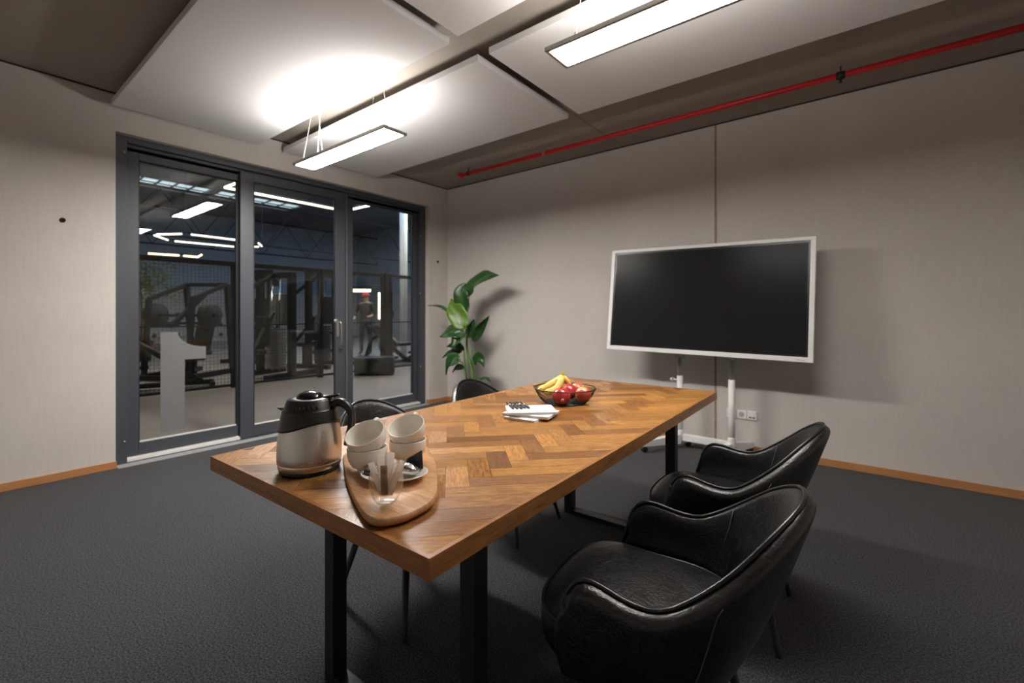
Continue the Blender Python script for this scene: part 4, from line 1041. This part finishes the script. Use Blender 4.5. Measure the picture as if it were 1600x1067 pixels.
# dumbbell rack far behind
t = thing('dumbbell_rack', 'long dumbbell rack against the far gym wall', 'rack', (-12.5, .6, 0), radians(70))
m = MB()
for sx in (-1.3, 1.3): m.beam((sx, -.25, 0), (sx, .15, 1.15), .07); m.beam((sx, -.3, .03), (sx, .3, .03), .07)
m.build('frame', M['gymmetal'], t)
for z, yy in ((.40, -.13), (.72, 0), (1.05, .1)): MB().box(-1.3, yy - .14, z, 1.3, yy + .14, z + .03).build('shelf', M['gymgrey'], t)
db = None; nn = 0
for z, yy in ((.43, -.13), (.75, 0), (1.08, .1)):
    for k in range(9):
        p = Matrix.Rotation(radians(70), 3, 'Z') @ V((-1.15 + k * .287, yy, 0)); z_ = z + .001
        if db is None:
            db = thing('dumbbell', 'black round-headed dumbbell on the rack against the far gym wall', 'dumbbell', (0, 0, 0), radians(160), 'dumbbells on the far rack')
            MB().lathe([(.02, -.11), (.055, -.105), (.06, -.05), (.02, -.045), (.016, 0), (.02, .045), (.06, .05), (.055, .105), (.02, .11)], (0, 0, .06), 14, rot=Matrix.Rotation(pi / 2, 3, 'Y')).build('bar_and_heads', M['plate'], db)
            d_ = db
        else: d_ = copy_tree(db)
        d_.location = (-12.5 + p.x, .6 + p.y, z_)
# gym lights: rectangular led ring pendants and the warm light frame
def ring_light(name, pts, z, r, mt, label, gap=.06):
    c = sum((V((p[0], p[1], 0)) for p in pts), V()) / len(pts)
    t = thing(name, label, 'ring light', (c.x, c.y, z), 0, 'led ring lights of the gym'); n = len(pts)
    for i in range(n):
        a = V((pts[i][0], pts[i][1], 0)) - c; b_ = V((pts[(i + 1) % n][0], pts[(i + 1) % n][1], 0)) - c; d = (b_ - a).normalized() * gap
        MB().cyl(a + d, b_ - d, r, n=10).build('led_tube', M[mt], t)
    MB().tube([V((p[0], p[1], 0)) - c + V((0, 0, r + .012)) for p in pts], .012, 6, closed=True).build('carrier_ring', M['gymmetal'], t)
    for p in pts[::2]:
        a = V((p[0], p[1], 0)) - c; MB().cyl(a + V((0, 0, r)), a + V((0, 0, GH - z)), .004, n=6).build('hanger_wire', M['gymgrey'], t)
ring_light('led_ring_light', [(-2.74, -1.78), (-2.76, .13), (-1.55, .18), (-1.50, -1.74)], 3.0, .017, 'tube', 'rectangular led tube ring hanging in the corridor just outside the door', .0)
ring_light('led_ring_light', [(-10.76, -.36), (-10.62, 1.33), (-9.95, 1.75), (-9.2, 1.32), (-9.1, -.45), (-9.9, -.95)], 3.2, .020, 'tube', 'six-sided led ring hanging over the gym behind the left door leaf', .12)
t = thing('led_line_light', 'farthest warm led line hanging low behind the left door leaf', 'light', (-14.4, .8, 3.2))
for a, b_ in (((-.25, -.75, 0), (-.05, .08, 0)), ((-.04, .20, 0), (-.10, .62, 0)), ((-.10, .64, 0), (.75, .50, 0))): MB().cyl(a, b_, .028, n=10).build('led_tube', M['tubewarm'], t)
MB().tube([(-.25, -.75, .045), (-.05, .14, .045), (-.10, .63, .045), (.75, .50, .045)], .014, 6).build('carrier_rail', M['gymmetal'], t)
for a in ((-.25, -.75), (-.05, .14), (.75, .50)): MB().cyl((a[0], a[1], .045), (a[0], a[1], GH - 3.2), .004, n=6).build('hanger_wire', M['gymgrey'], t)
t = thing('light_frame', 'warm lit vertical light frame seen through the right door leaf', 'light', (-7.33, 3.62, 0), radians(38))
MB().cyl((.40, 0, 1.0), (.40, 0, 1.80), .05, n=12).build('vertical_tube', M['tube'], t)
MB().cyl((-.40, 0, 1.86), (.12, 0, 1.86), .042, n=12).build('horizontal_tube', M['tubewarm'], t)
MB().beam((.47, 0, 0), (.47, 0, 1.95), .06).beam((-.5, 0, 0), (-.5, 0, 1.95), .06).beam((-.53, 0, 1.95), (.5, 0, 1.95), .06).build('portal_frame', M['gymmetal'], t)
# out-of-view lamps added under the gym roof to light floor and machines
for i, (x, y) in enumerate(((-5.2, -3.2), (-5.0, .6), (-4.6, 4.6), (-1.7, 3.2))):
    t = thing('hall_fill_lamp', ['unseen fill lamp added under the gym roof over the plate press', 'unseen fill lamp added under the gym roof above the middle fence bay', 'unseen fill lamp added under the gym roof over the exercise bikes', 'unseen fill lamp added under the gym roof in the corridor past the door'][i], 'lamp', (x, y, 4.7), 0, 'unseen fill lamps under the gym roof')
    MB().box(-.65, -.65, 0, .65, .65, .02).build('diffuser', M['gymfill'], t); MB().box(-.69, -.69, .021, .69, .69, .07).build('housing', M['gymgrey'], t)
    MB().cyl((0, 0, .07), (0, 0, GH - 4.7), .01, n=6).build('suspension_rod', M['gymgrey'], t)
# a leafy plant deep in the gym
t = thing('indoor_tree', 'yellowish green indoor tree deep in the gym at the left door edge', 'plant', (-9.6, -1.25, 0))
MB().lathe([(0, 0), (.2, 0), (.26, .5), (.22, .5), (.2, .42), (0, .42)], n=20).build('pot', M['gymmetal'], t)
MB().tube([(0, 0, .4), (.03, .02, 1.1), (0, 0, 1.9)], [.03, .025, .015], 8).build('trunk', M['banana_tip'], t)
m = MB()
for k in range(420):
    c = V((random.gauss(0, .33), random.gauss(0, .33), 1.95 + random.gauss(0, .26))); u = V((random.gauss(0, 1), random.gauss(0, 1), random.gauss(0, .6))).normalized(); v = u.orthogonal().normalized()
    m.add([c - u * .07, c + v * .028, c + u * .07, c - v * .028], [(0, 1, 2, 3)])
m.build('foliage', M['foliage'], t)
# a person exercising far back
t = thing('person', 'person in dark sportswear and a red cap standing far back in the gym', 'person', (-6.75, 3.22, 0), radians(-55))
P_ = {'pel': (0, 0, .93), 'sp': (0, 0, 1.15), 'ch': (.01, 0, 1.36), 'nk': (.01, 0, 1.50), 'hd': (.02, 0, 1.60), 'ht': (.02, 0, 1.72),
      'hl': (0, .1, .90), 'kl': (.04, .12, .50), 'al': (0, .13, .09), 'fl': (.16, .14, .04), 'hr': (0, -.1, .90), 'kr': (.04, -.12, .50), 'ar': (0, -.13, .09), 'fr': (.16, -.14, .04),
      'sl': (0, .19, 1.42), 'el': (.08, .27, 1.15), 'wl': (.30, .20, 1.08), 'dl': (.37, .17, 1.09), 'sr': (0, -.19, 1.42), 'er': (.05, -.28, 1.15), 'wr': (.25, -.24, 1.02), 'dr': (.32, -.22, 1.01)}
RD = {'pel': .14, 'sp': .125, 'ch': .14, 'nk': .055, 'hd': .085, 'ht': .075, 'hl': .095, 'kl': .06, 'al': .042, 'fl': .035, 'hr': .095, 'kr': .06, 'ar': .042, 'fr': .035, 'sl': .065, 'el': .042, 'wl': .03, 'dl': .035, 'sr': .065, 'er': .042, 'wr': .03, 'dr': .035}
ED = [('pel', 'sp'), ('sp', 'ch'), ('ch', 'nk'), ('nk', 'hd'), ('hd', 'ht'), ('pel', 'hl'), ('hl', 'kl'), ('kl', 'al'), ('al', 'fl'), ('pel', 'hr'), ('hr', 'kr'), ('kr', 'ar'), ('ar', 'fr'), ('ch', 'sl'), ('sl', 'el'), ('el', 'wl'), ('wl', 'dl'), ('ch', 'sr'), ('sr', 'er'), ('er', 'wr'), ('wr', 'dr')]
ks = list(P_); me = bpy.data.meshes.new('body'); me.from_pydata([P_[k] for k in ks], [(ks.index(a), ks.index(b)) for a, b in ED], [])
o = bpy.data.objects.new('body', me); COL.objects.link(o); o.parent = t
md = o.modifiers.new('skin', 'SKIN'); o.modifiers.new('sub', 'SUBSURF').levels = 1
if not me.skin_vertices: me.skin_vertices.new()
for i, k in enumerate(ks): me.skin_vertices[0].data[i].radius = (RD[k], RD[k]); me.skin_vertices[0].data[i].use_root = (k == 'pel')
# sportswear below the neck, skin on face and hands, by height and reach
m_, nt, b = nodes('body_skin_and_sportswear'); tc = N(nt, 'ShaderNodeTexCoord'); sx = N(nt, 'ShaderNodeSeparateXYZ'); nt.links.new(tc.outputs['Object'], sx.inputs[0])
g1 = N(nt, 'ShaderNodeMath', operation='GREATER_THAN'); nt.links.new(sx.outputs[2], g1.inputs[0]); g1.inputs[1].default_value = 1.47
g2 = N(nt, 'ShaderNodeMath', operation='GREATER_THAN'); nt.links.new(sx.outputs[0], g2.inputs[0]); g2.inputs[1].default_value = .18
g4 = N(nt, 'ShaderNodeMath', operation='GREATER_THAN'); nt.links.new(sx.outputs[2], g4.inputs[0]); g4.inputs[1].default_value = .5
g5 = N(nt, 'ShaderNodeMath', operation='MULTIPLY'); nt.links.new(g2.outputs[0], g5.inputs[0]); nt.links.new(g4.outputs[0], g5.inputs[1])
g3 = N(nt, 'ShaderNodeMath', operation='MAXIMUM'); nt.links.new(g1.outputs[0], g3.inputs[0]); nt.links.new(g5.outputs[0], g3.inputs[1])
nt.links.new(ramp(nt, g3.outputs[0], [(0, (.006, .006, .007)), (1, (.50, .27, .20))]), b.inputs['Base Color']); b.inputs['Roughness'].default_value = .7
me.materials.append(m_)
MB().lathe([(.105, 1.665), (.108, 1.69), (.095, 1.735), (.06, 1.765), (0, 1.775)], (.02, 0, 0), 20).prism([(.06 + .17 * cos(a), .085 * sin(a)) for a in [i * pi / 8 - pi / 2 for i in range(9)]], 1.665, 1.675).build('cap', M['cap'], t)

# ------------------------------------------------------------------ world, camera, view
W = bpy.data.worlds.new('World'); S.world = W; W.use_nodes = True
W.node_tree.nodes['Background'].inputs[0].default_value = (.03, .04, .05, 1); W.node_tree.nodes['Background'].inputs[1].default_value = .2
cam = bpy.data.cameras.new('Camera'); co = bpy.data.objects.new('Camera', cam); COL.objects.link(co)
co.location = (4.5754, -4.3345, 1.2); co.rotation_euler = (pi / 2, 0, .6722)
cam.sensor_width = 36; cam.lens = 16.0; cam.shift_y = -45.15 / 1600; cam.clip_start = .02; cam.clip_end = 100
cam.dof.use_dof = True; cam.dof.focus_distance = 1.35; cam.dof.aperture_fstop = 3.2
S.camera = co
S.view_settings.view_transform = 'Standard'; S.view_settings.look = 'None'; S.view_settings.gamma = 1; S.view_settings.exposure = 0
S.view_settings.use_curve_mapping = False
S.cycles.max_bounces = 10; S.cycles.diffuse_bounces = 5; S.cycles.transparent_max_bounces = 24
S.cycles.sample_clamp_indirect = 6; S.cycles.caustics_reflective = False; S.cycles.caustics_refractive = False
S.cycles.use_denoising = True
